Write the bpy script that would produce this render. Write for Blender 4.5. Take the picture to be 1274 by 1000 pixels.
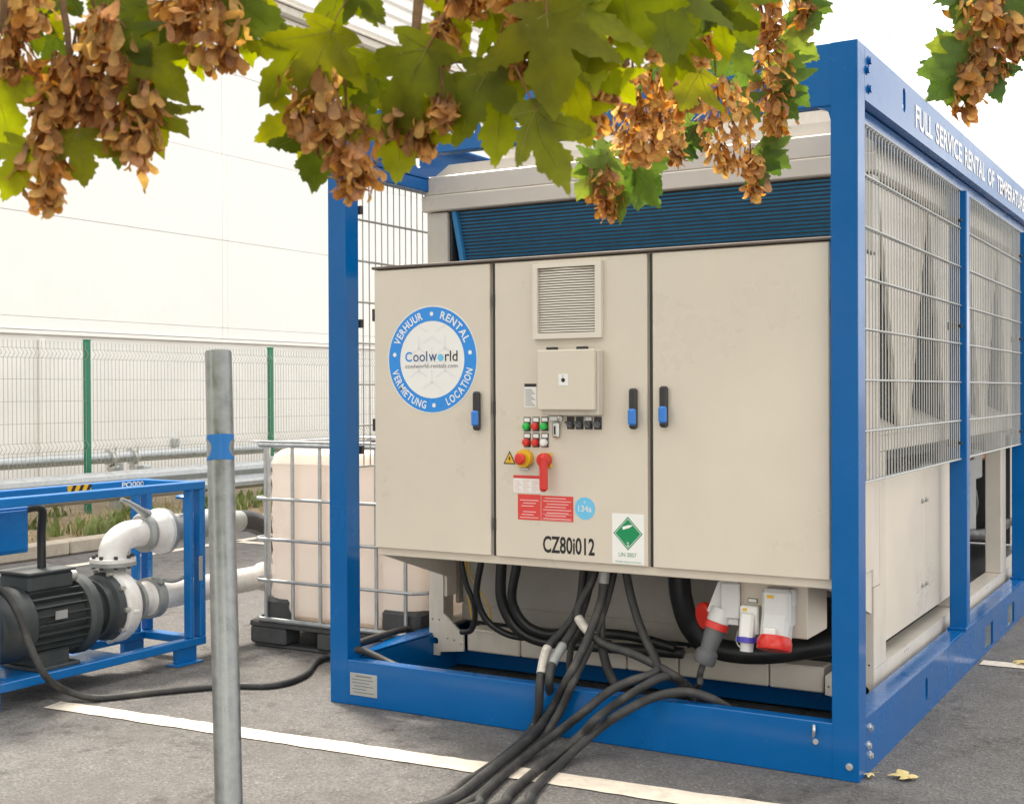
import bpy, bmesh, math, random
from mathutils import Vector, Matrix
random.seed(7)
for o in list(bpy.data.objects): bpy.data.objects.remove(o)
S = bpy.context.scene
C = S.collection
R = math.radians
# ------------------------------------------------------------------ camera
CAM = Vector((1.2122, -4.5464, 1.4283)); FPX = 1555.03
AR = Vector((0.86238122, 0.50623981, -0.00445986))
AU = Vector((-0.00030038, 0.00932109, 0.99995651))
AF = Vector((-0.50625937, 0.86234237, -0.0081904))
cam = bpy.data.cameras.new('camera'); cam.sensor_fit = 'HORIZONTAL'; cam.sensor_width = 36
cam.lens = 36 * FPX / 1274; cam.clip_start = 0.05; cam.clip_end = 2000
co = bpy.data.objects.new('camera', cam); C.objects.link(co); S.camera = co
m = Matrix.Identity(4)
for i in range(3):
    m[i][0], m[i][1], m[i][2], m[i][3] = AR[i], AU[i], -AF[i], CAM[i]
co.matrix_world = m
cam.dof.use_dof = True; cam.dof.focus_distance = 5.3; cam.dof.aperture_fstop = 9
# ------------------------------------------------------------------ light
SUN_EL, SUN_AZ = 58, -62          # azimuth: degrees from +Y towards +X
w = bpy.data.worlds.new('World'); S.world = w; w.use_nodes = True
nt = w.node_tree; nt.nodes.clear()
N = nt.nodes.new; L = nt.links.new
out = N('ShaderNodeOutputWorld'); bg = N('ShaderNodeBackground'); bg.inputs[1].default_value = 0.14
sky = N('ShaderNodeTexSky'); sky.sky_type = 'NISHITA'; sky.sun_disc = False
sky.sun_elevation = R(SUN_EL); sky.sun_rotation = R(SUN_AZ); sky.dust_density = 3; sky.ozone_density = 1
tc = N('ShaderNodeTexCoord'); mp = N('ShaderNodeMapping'); mp.inputs['Scale'].default_value = (1, 1, 2.2)
nz = N('ShaderNodeTexNoise'); nz.inputs['Scale'].default_value = 2.6; nz.inputs['Detail'].default_value = 7; nz.inputs['Roughness'].default_value = .55
cr = N('ShaderNodeValToRGB')
cr.color_ramp.elements[0].position = .43; cr.color_ramp.elements[0].color = (1.75, 1.8, 1.9, 1)
cr.color_ramp.elements[1].position = .58; cr.color_ramp.elements[1].color = (9.2, 8.75, 8.0, 1)
mx = N('ShaderNodeMix'); mx.data_type = 'RGBA'; mx.inputs[0].default_value = .88
L(tc.outputs['Generated'], mp.inputs[0]); L(mp.outputs[0], nz.inputs['Vector']); L(nz.outputs[0], cr.inputs[0])
L(sky.outputs[0], mx.inputs[6]); L(cr.outputs[0], mx.inputs[7]); L(mx.outputs[2], bg.inputs[0]); L(bg.outputs[0], out.inputs[0])
sun = bpy.data.lights.new('sun', 'SUN'); sun.energy = 2.0; sun.angle = R(12); sun.color = (1, .91, .78)
so = bpy.data.objects.new('sun', sun); C.objects.link(so)
sd = Vector((math.sin(R(SUN_AZ)) * math.cos(R(SUN_EL)), math.cos(R(SUN_AZ)) * math.cos(R(SUN_EL)), math.sin(R(SUN_EL))))
so.rotation_euler = sd.to_track_quat('Z', 'Y').to_euler(); so.location = (-20, 10, 30)
S.view_settings.view_transform = 'Standard'; S.view_settings.look = 'None'
S.view_settings.exposure = 1.68; S.view_settings.gamma = 1; S.view_settings.use_curve_mapping = False
S.render.resolution_x = 1024; S.render.resolution_y = 803


# ------------------------------------------------------------------ helpers
def ray(px, py): return AF + AR * ((px - 637) / FPX) + AU * ((500 - py) / FPX)
def P(px, py, ax, v):
    """pixel -> point on the plane axis = v (ax 'd' = depth along the view)"""
    d = ray(px, py)
    if ax == 'd': return CAM + d * v
    i = 'xyz'.index(ax); return CAM + d * ((v - CAM[i]) / d[i])
def lin(r, g, b):
    f = lambda c: c / 12.92 if c <= .04045 else ((c + .055) / 1.055) ** 2.4
    return (f(r / 255), f(g / 255), f(b / 255), 1)

MATS = {}
def mat(name, col, rough=.5, metal=0, coat=0, vary=.08, vscale=6, bump=0, bscale=60, trans=None, spec=.5, dirt=0, dirtcol=(.10, .085, .065, 1), streak=False, objvar=0, objcol=None, chips=0, chipcol=(.16, .19, .24, 1)):
    ma = bpy.data.materials.new(name); ma.use_nodes = True
    t = ma.node_tree; b = t.nodes['Principled BSDF']; n = t.nodes.new; l = t.links.new
    b.inputs['Roughness'].default_value = rough; b.inputs['Metallic'].default_value = metal
    b.inputs['Coat Weight'].default_value = coat; b.inputs['Coat Roughness'].default_value = .08
    b.inputs['Specular IOR Level'].default_value = spec
    tcn = n('ShaderNodeTexCoord')
    base = n('ShaderNodeRGB'); base.outputs[0].default_value = col; cur = base.outputs[0]
    if objvar:
        oi = n('ShaderNodeObjectInfo'); mm = n('ShaderNodeMix'); mm.data_type = 'RGBA'
        mm.inputs[7].default_value = objcol; l(oi.outputs['Random'], mm.inputs[0]); l(cur, mm.inputs[6]); cur = mm.outputs[2]
    if vary:
        geo = n('ShaderNodeNewGeometry')
        no = n('ShaderNodeTexNoise'); no.inputs['Scale'].default_value = vscale; no.inputs['Detail'].default_value = 6; no.inputs['Roughness'].default_value = .62
        l(geo.outputs['Position'], no.inputs['Vector'])
        mr = n('ShaderNodeMapRange'); mr.inputs[1].default_value = .3; mr.inputs[2].default_value = .7; mr.inputs[3].default_value = 1 - vary; mr.inputs[4].default_value = 1 + vary
        l(no.outputs[0], mr.inputs[0])
        mu = n('ShaderNodeMix'); mu.data_type = 'RGBA'; mu.blend_type = 'MULTIPLY'; mu.inputs[0].default_value = 1
        l(cur, mu.inputs[6]); l(mr.outputs[0], mu.inputs[7]); cur = mu.outputs[2]
        rr = n('ShaderNodeMapRange'); rr.inputs[1].default_value = .3; rr.inputs[2].default_value = .7
        rr.inputs[3].default_value = max(.02, rough - .10); rr.inputs[4].default_value = min(1, rough + .12)
        l(no.outputs[0], rr.inputs[0]); l(rr.outputs[0], b.inputs['Roughness'])
    if dirt:
        geo2 = n('ShaderNodeNewGeometry'); mp2 = n('ShaderNodeMapping')
        mp2.inputs['Scale'].default_value = (2.6, 2.6, .5) if streak else (3.2, 3.2, 3.2)
        n2 = n('ShaderNodeTexNoise'); n2.inputs['Scale'].default_value = 3; n2.inputs['Detail'].default_value = 8; n2.inputs['Roughness'].default_value = .7
        l(geo2.outputs['Position'], mp2.inputs[0]); l(mp2.outputs[0], n2.inputs['Vector'])
        m2 = n('ShaderNodeMapRange'); m2.inputs[1].default_value = .5; m2.inputs[2].default_value = .8; m2.inputs[3].default_value = 0; m2.inputs[4].default_value = dirt
        l(n2.outputs[0], m2.inputs[0])
        md = n('ShaderNodeMix'); md.data_type = 'RGBA'; md.inputs[7].default_value = dirtcol
        l(m2.outputs[0], md.inputs[0]); l(cur, md.inputs[6]); cur = md.outputs[2]
    if chips:
        gc = n('ShaderNodeNewGeometry'); nc = n('ShaderNodeTexNoise'); nc.inputs['Scale'].default_value = 16; nc.inputs['Detail'].default_value = 9; nc.inputs['Roughness'].default_value = .78
        l(gc.outputs['Position'], nc.inputs['Vector']); mc = n('ShaderNodeMapRange'); mc.inputs[1].default_value = .655; mc.inputs[2].default_value = .69; mc.inputs[4].default_value = chips
        l(nc.outputs[0], mc.inputs[0]); mi_ = n('ShaderNodeMix'); mi_.data_type = 'RGBA'; mi_.inputs[7].default_value = chipcol
        l(mc.outputs[0], mi_.inputs[0]); l(cur, mi_.inputs[6]); cur = mi_.outputs[2]
    l(cur, b.inputs['Base Color'])
    if bump:
        geo3 = n('ShaderNodeNewGeometry'); n3 = n('ShaderNodeTexNoise'); n3.inputs['Scale'].default_value = bscale; n3.inputs['Detail'].default_value = 4
        l(geo3.outputs['Position'], n3.inputs['Vector']); bp = n('ShaderNodeBump'); bp.inputs['Strength'].default_value = bump; bp.inputs['Distance'].default_value = .01
        l(n3.outputs[0], bp.inputs['Height']); l(bp.outputs[0], b.inputs['Normal'])
    if trans:
        tr = n('ShaderNodeBsdfTranslucent'); ms = n('ShaderNodeMixShader'); ms.inputs[0].default_value = trans
        hs = n('ShaderNodeHueSaturation'); hs.inputs['Saturation'].default_value = 1.12; hs.inputs['Value'].default_value = 1.5
        l(cur, hs.inputs['Color']); l(hs.outputs[0], tr.inputs['Color'])
        l(b.outputs[0], ms.inputs[1]); l(tr.outputs[0], ms.inputs[2]); l(ms.outputs[0], t.nodes['Material Output'].inputs[0])
    MATS[name] = ma
    return ma

M = {}
M['blue'] = mat('blue_paint', (.0004, .100, .325, 1), .20, coat=.08, spec=.28, vary=.05, vscale=3, bump=.006, bscale=12, dirt=.25, dirtcol=(.012, .12, .31, 1), chips=.5)
M['skid_blue'] = mat('skid_blue_paint', (.001, .14, .43, 1), .33, spec=.35, coat=.08, vary=.07, vscale=4, bump=.04, bscale=40, dirt=.3, dirtcol=(.03, .13, .30, 1), chips=.8)
M['cream'] = mat('cream_powder_coat', (.64, .575, .485, 1), .32, vary=.045, vscale=1.6,  bump=.03, bscale=160, dirt=.04, dirtcol=(.34, .29, .22, 1), streak=True)
M['cream2'] = mat('cream_sheet_metal', (.60, .55, .475, 1), .42, vary=.05, vscale=4, bump=.04, bscale=150, dirt=.35, dirtcol=(.25, .21, .15, 1), streak=True)
M['seal_shade'] = mat('shaded_brown_seal', (.12, .095, .08, 1), .6, vary=.1)  # dark edging with the lid's shadow line painted into its colour
M['grille'] = mat('ivory_plastic', (.70, .64, .56, 1), .4, vary=.03)
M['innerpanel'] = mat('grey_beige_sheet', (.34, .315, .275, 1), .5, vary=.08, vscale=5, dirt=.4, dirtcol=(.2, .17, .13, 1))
M['darkgrey'] = mat('dark_steel', (.03, .03, .032, 1), .5, vary=.2)
M['black'] = mat('black_rubber', (.030, .030, .030, 1), .6, vary=.25, vscale=18, bump=.12, bscale=120, dirt=.75, dirtcol=(.12, .108, .092, 1))
M['hose'] = mat('black_hose', (.014, .015, .016, 1), .42, vary=.2, vscale=12, dirt=.25, dirtcol=(.07, .065, .055, 1))
M['blackplastic'] = mat('black_plastic', (.025, .024, .026, 1), .4, vary=.1)
M['galv'] = mat('galvanised_steel', (.46, .48, .49, 1), .42, metal=.75, vary=.16, vscale=22, dirt=.3, dirtcol=(.25, .25, .24, 1))
M['oldgalv'] = mat('weathered_galvanised', (.25, .26, .255, 1), .36, metal=.8, vary=.22, vscale=26, dirt=.6, dirtcol=(.22, .22, .21, 1), streak=True, bump=.05, bscale=70)
M['sleeve'] = mat('dirty_white_sleeve', (.56, .52, .46, 1), .6, vary=.15, vscale=40, dirt=.8, dirtcol=(.16, .14, .12, 1))
M['wire'] = mat('galvanised_wire', (.42, .43, .42, 1), .45, metal=.5, vary=.1)
M['zinc'] = mat('zinc_bolt', (.6, .6, .58, 1), .35, metal=.8, vary=.1)
M['whitewall'] = mat('white_cladding', (.86, .84, .80, 1), .5, vary=.02, vscale=.6, dirt=.06, dirtcol=(.6, .56, .5, 1), streak=True)
M['plinth'] = mat('pale_render', (.82, .80, .76, 1), .8, vary=.05, vscale=1.2, bump=.1, bscale=60)
M['green'] = mat('green_paint', (.012, .19, .10, 1), .4, vary=.1)
M['fencewire'] = mat('grey_green_wire', (.30, .33, .28, 1), .5, vary=.1)
M['concrete'] = mat('concrete', (.42, .37, .30, 1), .9, vary=.18, vscale=5, bump=.35, bscale=80, dirt=.5, dirtcol=(.2, .16, .11, 1))
M['soil'] = mat('dry_soil', (.25, .19, .12, 1), .95, vary=.35, vscale=4, bump=.6, bscale=30)
M['whitepipe'] = mat('white_pipe_paint', (.76, .74, .71, 1), .24, vary=.05, vscale=8, dirt=.35, dirtcol=(.38, .33, .27, 1))
M['castgrey'] = mat('grey_cast_iron', (.33, .34, .33, 1), .5, metal=.25, vary=.15, vscale=20, bump=.1, bscale=90)
M['motor'] = mat('motor_green_black', (.042, .050, .052, 1), .5, vary=.2, vscale=9, bump=.06, bscale=90, dirt=.3, dirtcol=(.12, .11, .10, 1))
M['white'] = mat('white_vinyl', (.80, .79, .77, 1), .4, vary=.02)
M['ring'] = mat('ring_blue_vinyl', (.02, .25, .72, 1), .35, vary=.02)
M['lightblue'] = mat('light_blue_vinyl', (.15, .52, .80, 1), .4, vary=.03)
M['navy'] = mat('navy_print', (.03, .08, .22, 1), .5, vary=0)
M['blacktext'] = mat('black_print', (.012, .012, .013, 1), .5, vary=0)
M['greytext'] = mat('grey_print', (.17, .17, .18, 1), .6, vary=0)
M['palegrey'] = mat('pale_grey_print', (.735, .725, .74, 1), .6, vary=0)
M['whitetext'] = mat('white_lettering', (.80, .80, .80, 1), .5, vary=.04)
M['red'] = mat('red_plastic', (.62, .028, .018, 1), .35, vary=.04)
M['redlab'] = mat('red_vinyl', (.66, .05, .045, 1), .45, vary=.04)
M['redtext'] = mat('pale_red_print', (.75, .42, .40, 1), .5, vary=0)
M['greenbtn'] = mat('green_lens', (.02, .46, .07, 1), .3, vary=0)
M['yellow'] = mat('yellow_plastic', (.72, .43, .02, 1), .4, vary=.04)
M['hazgreen'] = mat('hazard_green', (.0, .24, .085, 1), .45, vary=.02)
M['handleblue'] = mat('handle_blue', (.03, .19, .62, 1), .35, vary=0)
M['socket'] = mat('socket_grey', (.62, .62, .62, 1), .4, vary=.04)
M['socketdark'] = mat('plug_grey', (.11, .115, .12, 1), .45, vary=.08)
M['purple'] = mat('violet_blue_plastic', (.06, .05, .42, 1), .35, vary=0)
M['coil'] = mat('blue_coil_fin', (.05, .25, .45, 1), .4, metal=0, vary=.12, vscale=12)
M['coilframe'] = mat('coil_frame_blue', (.04, .25, .52, 1), .4, vary=.05)
M['bottle'] = mat('translucent_plastic', (.88, .825, .775, 1), .35, vary=.03, vscale=3, trans=.35)
M['bottletop'] = mat('empty_plastic', (.84, .78, .73, 1), .35, vary=.03, vscale=3, trans=.35)
M['pallet'] = mat('pallet_plastic', (.055, .058, .06, 1), .6, vary=.2, vscale=8, bump=.1, bscale=50, dirt=.5, dirtcol=(.15, .13, .11, 1))
M['bark'] = mat('maple_bark', (.20, .12, .06, 1), .85, vary=.3, vscale=30, bump=.5, bscale=120)
M['petiole'] = mat('petiole_red', (.23, .09, .04, 1), .6, vary=.1)
M['seed'] = mat('dry_samara', (.46, .245, .075, 1), .65, vary=.32, vscale=70, trans=.56, objvar=1, objcol=(.62, .40, .17, 1))
def seed_material():
    ma = M['seed']; t = ma.node_tree; at = t.nodes.new('ShaderNodeVertexColor'); at.layer_name = 'tone'
    oi = [n_ for n_ in t.nodes if n_.type == 'OBJECT_INFO'][0]; mixn = oi.outputs['Random'].links[0].to_node
    for l_ in list(mixn.outputs[2].links): t.links.new(at.outputs['Color'], l_.to_socket)
seed_material()
M['fallen'] = mat('yellow_fallen_leaf', (.66, .52, .22, 1), .7, vary=.2, vscale=30)
M['paint'] = mat('road_paint', (.68, .60, .50, 1), .7, vary=.12, vscale=14, bump=.25, bscale=160, dirt=.7, dirtcol=(.26, .235, .21, 1), chips=.9, chipcol=(.17, .155, .14, 1))
M['grass'] = mat('weed_green', (.15, .19, .06, 1), .7, vary=.4, vscale=6, trans=.3)
M['straw'] = mat('dry_grass', (.38, .31, .17, 1), .8, vary=.25, vscale=6, trans=.2)
M['copper'] = mat('copper_pipe', (.50, .20, .09, 1), .35, metal=.8, vary=.1)

# leaf: veins + object variation + translucency
def ramp_random(ma, cols):
    t = ma.node_tree; oi = [n_ for n_ in t.nodes if n_.type == 'OBJECT_INFO'][0]; lk = oi.outputs['Random'].links[0]; mixn = lk.to_node
    rp = t.nodes.new('ShaderNodeValToRGB'); el = rp.color_ramp.elements
    while len(el) < len(cols): el.new(.5)
    for i, c_ in enumerate(cols): el[i].position = i / (len(cols) - 1); el[i].color = c_
    t.links.new(oi.outputs['Random'], rp.inputs[0])
    for l_ in list(mixn.outputs[2].links): t.links.new(rp.outputs[0], l_.to_socket)
def leaf_material():
    ma = mat('maple_leaf', (.16, .175, .010, 1), .5, vary=.22, vscale=26, trans=.64, objvar=1, objcol=(.27, .27, .012, 1), chips=.5, chipcol=(.22, .12, .03, 1), spec=.25)
    return ma
M['leaf'] = leaf_material(); ramp_random(M['leaf'], [(.075, .105, .018, 1), (.15, .17, .012, 1), (.19, .19, .010, 1), (.26, .29, .020, 1)])
M['leaf_fresh'] = mat('fresh_maple_leaf', (.10, .165, .030, 1), .5, vary=.22, vscale=26, trans=.5, objvar=1, objcol=(.17, .24, .055, 1), spec=.3)

ramp_random(M['leaf_fresh'], [(.055, .10, .025, 1), (.10, .17, .03, 1), (.16, .24, .05, 1), (.24, .28, .05, 1)])
def asphalt():
    ma = bpy.data.materials.new('asphalt'); ma.use_nodes = True
    t = ma.node_tree; b = t.nodes['Principled BSDF']; n = t.nodes.new; l = t.links.new
    g = n('ShaderNodeNewGeometry')
    def noise(s, d=4, r=.6):
        x = n('ShaderNodeTexNoise'); x.inputs['Scale'].default_value = s; x.inputs['Detail'].default_value = d; x.inputs['Roughness'].default_value = r
        l(g.outputs['Position'], x.inputs['Vector']); return x.outputs[0]
    def rng(v, a, b_, c, d):
        x = n('ShaderNodeMapRange'); x.inputs[1].default_value = a; x.inputs[2].default_value = b_; x.inputs[3].default_value = c; x.inputs[4].default_value = d; l(v, x.inputs[0]); return x.outputs[0]
    def mixc(f, a, b_, bt='MIX'):
        x = n('ShaderNodeMix'); x.data_type = 'RGBA'; x.blend_type = bt
        for i, v in ((0, f), (6, a), (7, b_)):
            if hasattr(v, 'links'): l(v, x.inputs[i])
            else: x.inputs[i].default_value = v
        return x.outputs[2]
    v = n('ShaderNodeTexVoronoi'); v.inputs['Scale'].default_value = 130; l(g.outputs['Position'], v.inputs['Vector'])
    sep = n('ShaderNodeSeparateColor'); l(v.outputs['Color'], sep.inputs[0])
    stone = rng(sep.outputs[0], 0, 1, .62, 1.22)
    base = mixc(rng(noise(.8, 5), .3, .7, 0, 1), (.170, .162, .157, 1), (.125, .119, .115, 1))
    base = mixc(rng(noise(9, 5), .3, .7, 0, .6), base, (.100, .095, .091, 1))
    base = mixc(1.0, base, stone, 'MULTIPLY')
    chips = rng(sep.outputs[1], .955, .985, 0, .35)
    base = mixc(chips, base, (.42, .38, .33, 1))
    stain = rng(noise(1.7, 7, .7), .50, .62, 0, .5)
    base = mixc(stain, base, (.05, .043, .037, 1))
    crack = rng(noise(9, 9, .85), .50, .58, 0, .9)
    patch = n('ShaderNodeMath'); patch.operation = 'MULTIPLY'; l(crack, patch.inputs[0]); l(rng(noise(1.3, 4), .50, .57, 0, 1), patch.inputs[1])
    base = mixc(patch.outputs[0], base, (.045, .04, .036, 1))
    l(base, b.inputs['Base Color'])
    l(rng(stain, 0, 1, .85, .5), b.inputs['Roughness'])
    ht = n('ShaderNodeMath'); ht.operation = 'ADD'; l(v.outputs['Distance'], ht.inputs[0]); l(noise(60, 3), ht.inputs[1])
    bp = n('ShaderNodeBump'); bp.inputs['Strength'].default_value = .55; bp.inputs['Distance'].default_value = .006
    l(ht.outputs[0], bp.inputs['Height']); l(bp.outputs[0], b.inputs['Normal'])
    return ma
M['asphalt'] = asphalt()


class MB:
    def __init__(s): s.v = []; s.f = []; s.mi = []
    def add(s, vs, fs, mi=0):
        k = len(s.v); s.v += [Vector(q) for q in vs]; s.f += [tuple(i + k for i in f) for f in fs]; s.mi += [mi] * len(fs); return s
    def box(s, x0, x1, y0, y1, z0, z1, c=0.0, T=None):
        x0, x1 = min(x0, x1), max(x0, x1); y0, y1 = min(y0, y1), max(y0, y1); z0, z1 = min(z0, z1), max(z0, z1)
        c = min(c, (x1 - x0) * .45, (y1 - y0) * .45, (z1 - z0) * .45)
        if c <= 0:
            vs = [(x, y, z) for z in (z0, z1) for y in (y0, y1) for x in (x0, x1)]
            fs = [(0, 2, 3, 1), (4, 5, 7, 6), (0, 1, 5, 4), (2, 6, 7, 3), (0, 4, 6, 2), (1, 3, 7, 5)]
        else:
            lo = (x0, y0, z0); hi = (x1, y1, z1); vs = []; idx = {}
            for sx in (0, 1):
                for sy in (0, 1):
                    for sz in (0, 1):
                        sg = (sx, sy, sz)
                        for ax in range(3):
                            p = []
                            for a in range(3):
                                q = hi[a] if sg[a] else lo[a]
                                if a != ax: q += -c if sg[a] else c
                                p.append(q)
                            idx[(sg, ax)] = len(vs); vs.append(tuple(p))
            fs = []
            for ax in range(3):
                a, b = [q for q in range(3) if q != ax]
                for sv in (0, 1):
                    def sg(i, j):
                        g = [0, 0, 0]; g[ax] = sv; g[a] = i; g[b] = j; return tuple(g)
                    f = [idx[(sg(0, 0), ax)], idx[(sg(1, 0), ax)], idx[(sg(1, 1), ax)], idx[(sg(0, 1), ax)]]
                    fs.append(tuple(f))
                for i in (0, 1):
                    for j in (0, 1):
                        def sk(k):
                            g = [0, 0, 0]; g[ax] = k; g[a] = i; g[b] = j; return tuple(g)
                        fs.append((idx[(sk(0), a)], idx[(sk(1), a)], idx[(sk(1), b)], idx[(sk(0), b)]))
            for sx in (0, 1):
                for sy in (0, 1):
                    for sz in (0, 1): fs.append(tuple(idx[((sx, sy, sz), q)] for q in range(3)))
        if T is not None: vs = [T @ Vector(q) for q in vs]
        return s.add(vs, fs)
    def cyl(s, p0, p1, r0, r1=None, n=16, caps=True, mi=0):
        p0 = Vector(p0); p1 = Vector(p1); r1 = r0 if r1 is None else r1
        d = (p1 - p0).normalized(); u = d.orthogonal().normalized(); v = d.cross(u)
        vs = []
        for p, r in ((p0, r0), (p1, r1)):
            vs += [p + (u * math.cos(2 * math.pi * i / n) + v * math.sin(2 * math.pi * i / n)) * r for i in range(n)]
        fs = [(i, (i + 1) % n, n + (i + 1) % n, n + i) for i in range(n)]
        if caps: fs += [tuple(range(n - 1, -1, -1)), tuple(range(n, 2 * n))]
        return s.add(vs, fs, mi)
    def lathe(s, o, axis, prof, n=24, cap=True):
        """prof: list of (height along axis, radius)"""
        o = Vector(o); d = Vector(axis).normalized(); u = d.orthogonal().normalized(); v = d.cross(u); vs = []; fs = []
        for h, r in prof:
            vs += [o + d * h + (u * math.cos(2 * math.pi * i / n) + v * math.sin(2 * math.pi * i / n)) * max(r, 1e-4) for i in range(n)]
        for k in range(len(prof) - 1):
            fs += [(k * n + i, k * n + (i + 1) % n, (k + 1) * n + (i + 1) % n, (k + 1) * n + i) for i in range(n)]
        if cap: fs += [tuple(range(n - 1, -1, -1)), tuple(range((len(prof) - 1) * n, len(prof) * n))]
        return s.add(vs, fs)
    def tube(s, pts, r, n=10, sub=6, smooth=True, mi=0, caps=True):
        pts = [Vector(p) for p in pts]
        rs = r if isinstance(r, (list, tuple)) else [r] * len(pts)
        if smooth and len(pts) > 2:
            q = []; rq = []
            for i in range(len(pts) - 1):
                a = pts[max(i - 1, 0)]; b = pts[i]; c_ = pts[i + 1]; d = pts[min(i + 2, len(pts) - 1)]
                for k in range(sub):
                    t = k / sub; t2 = t * t; t3 = t2 * t
                    q.append(.5 * ((2 * b) + (c_ - a) * t + (2 * a - 5 * b + 4 * c_ - d) * t2 + (3 * b - a - 3 * c_ + d) * t3)); rq.append(rs[i] * (1 - t) + rs[i + 1] * t)
            q.append(pts[-1]); rq.append(rs[-1]); pts = q; rs = rq
        vs = []; fs = []; u = None
        for i, p in enumerate(pts):
            d = (pts[min(i + 1, len(pts) - 1)] - pts[max(i - 1, 0)]).normalized()
            if u is None: u = d.orthogonal().normalized()
            u = (u - d * u.dot(d)).normalized(); v = d.cross(u)
            vs += [p + (u * math.cos(2 * math.pi * j / n) + v * math.sin(2 * math.pi * j / n)) * rs[i] for j in range(n)]
        for k in range(len(pts) - 1):
            fs += [(k * n + i, k * n + (i + 1) % n, (k + 1) * n + (i + 1) % n, (k + 1) * n + i) for i in range(n)]
        if caps: fs += [tuple(range(n - 1, -1, -1)), tuple(range((len(pts) - 1) * n, len(pts) * n))]
        return s.add(vs, fs, mi)
    def prism(s, poly, f, h):
        """poly of (a,b) mapped by f(a,b,t), t = 0..h"""
        n = len(poly); vs = [f(a, b, 0) for a, b in poly] + [f(a, b, h) for a, b in poly]
        fs = [tuple(range(n - 1, -1, -1)), tuple(range(n, 2 * n))] + [(i, (i + 1) % n, n + (i + 1) % n, n + i) for i in range(n)]
        return s.add(vs, fs)
    def plate(s, outline, holes, f, h):
        """outline with holes in (a,b); f(a,b,t) maps; thickness h"""
        bm = bmesh.new(); loops = []
        for lp in [outline] + holes:
            vs = [bm.verts.new((a, b, 0)) for a, b in lp]; loops.append(len(lp))
            for i in range(len(vs)): bm.edges.new((vs[i], vs[(i + 1) % len(vs)]))
        bmesh.ops.triangle_fill(bm, use_beauty=True, use_dissolve=False, edges=bm.edges[:])
        bm.verts.index_update()
        pts = [(v.co.x, v.co.y) for v in bm.verts]; tris = [tuple(v.index for v in fc.verts) for fc in bm.faces]; bm.free()
        n = len(pts)
        vs = [f(a, b, 0) for a, b in pts] + [f(a, b, h) for a, b in pts]
        fs = tris + [tuple(i + n for i in reversed(t)) for t in tris]; k = 0
        for ln in loops:
            for i in range(ln): fs.append((k + i, k + (i + 1) % ln, n + k + (i + 1) % ln, n + k + i))
            k += ln
        return s.add(vs, fs)
    def mesh(s, name, mats, off=Vector(), smooth=False, ang=35):
        me = bpy.data.meshes.new(name); me.from_pydata([v - off for v in s.v], [], s.f)
        for q in (mats if isinstance(mats, (list, tuple)) else [mats]): me.materials.append(q)
        if any(s.mi): me.polygons.foreach_set('material_index', s.mi)
        bm = bmesh.new(); bm.from_mesh(me); bmesh.ops.recalc_face_normals(bm, faces=bm.faces[:]); bm.to_mesh(me); bm.free()
        if smooth: me.shade_smooth(); me.set_sharp_from_angle(angle=R(ang))
        me.update(); return me
    def bbox(s):
        lo = Vector([min(v[i] for v in s.v) for i in range(3)]); hi = Vector([max(v[i] for v in s.v) for i in range(3)]); return lo, hi

WL = {}
def wloc(o): return WL.get(o.name, Vector())
def tag(o, label=None, cat=None, group=None, kind=None):
    if label: o['label'] = label
    if cat: o['category'] = cat
    if group: o['group'] = group
    if kind: o['kind'] = kind
    return o
def thing(name, loc, label, cat, group=None):
    o = bpy.data.objects.new(name, None); C.objects.link(o); o.location = loc; o.empty_display_size = .1; WL[o.name] = Vector(loc)
    return tag(o, label, cat, group)
def part(name, mb, m_, parent=None, smooth=True, label=None, kind=None, ang=35):
    lo, hi = mb.bbox(); c_ = (lo + hi) / 2
    if parent is None: c_.z = lo.z
    me = mb.mesh(name, m_, c_, smooth, ang)
    o = bpy.data.objects.new(name, me); C.objects.link(o)
    if parent: o.parent = parent; o.location = c_ - wloc(parent)
    else: o.location = c_
    WL[o.name] = c_
    return tag(o, label, None, None, kind)
def single(name, mb, m_, label, cat, group=None, smooth=True, ang=35):
    return tag(part(name, mb, m_, None, smooth, ang=ang), label, cat, group)
def struct(name, mb, m_, smooth=False): return tag(part(name, mb, m_, None, smooth), kind='structure')
def clone(src, parent, loc):
    o = bpy.data.objects.new(src.name.split('.')[0], src.data); C.objects.link(o); o.parent = parent; o.location = Vector(loc) - wloc(parent); WL[o.name] = Vector(loc); return o

# --- text as flat mesh
_tc = {}
def glyphs(body, bold=0.0):
    k = (body, bold)
    if k in _tc: return _tc[k]
    cu = bpy.data.curves.new('t', 'FONT'); cu.body = body; cu.resolution_u = 3; cu.offset = bold; cu.fill_mode = 'FRONT'
    o = bpy.data.objects.new('t', cu); C.objects.link(o)
    dg = bpy.context.evaluated_depsgraph_get(); dg.update()
    me = bpy.data.meshes.new_from_object(o.evaluated_get(dg))
    vs = [(v.co.x, v.co.y) for v in me.vertices]; fs = [tuple(p.vertices) for p in me.polygons]
    bpy.data.objects.remove(o); bpy.data.curves.remove(cu); bpy.data.meshes.remove(me)
    _tc[k] = (vs, fs); return _tc[k]
def text(mb, body, o, u, v, width=None, height=None, bold=0.0, align='L', mi=0):
    """lay text with its lower-left corner at o, along u, up v; width/height in metres of the inked box"""
    vs, fs = glyphs(body, bold)
    x0 = min(a for a, b in vs); x1 = max(a for a, b in vs); y0 = min(b for a, b in vs); y1 = max(b for a, b in vs)
    sy = height / (y1 - y0) if height else None; sx = width / (x1 - x0) if width else sy
    if sy is None: sy = sx
    ox = {'L': 0, 'C': -(x1 - x0) * sx / 2, 'R': -(x1 - x0) * sx}[align]
    o = Vector(o); u = Vector(u); v = Vector(v)
    mb.add([o + u * ((a - x0) * sx + ox) + v * ((b - y0) * sy) for a, b in vs], fs, mi)
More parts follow.
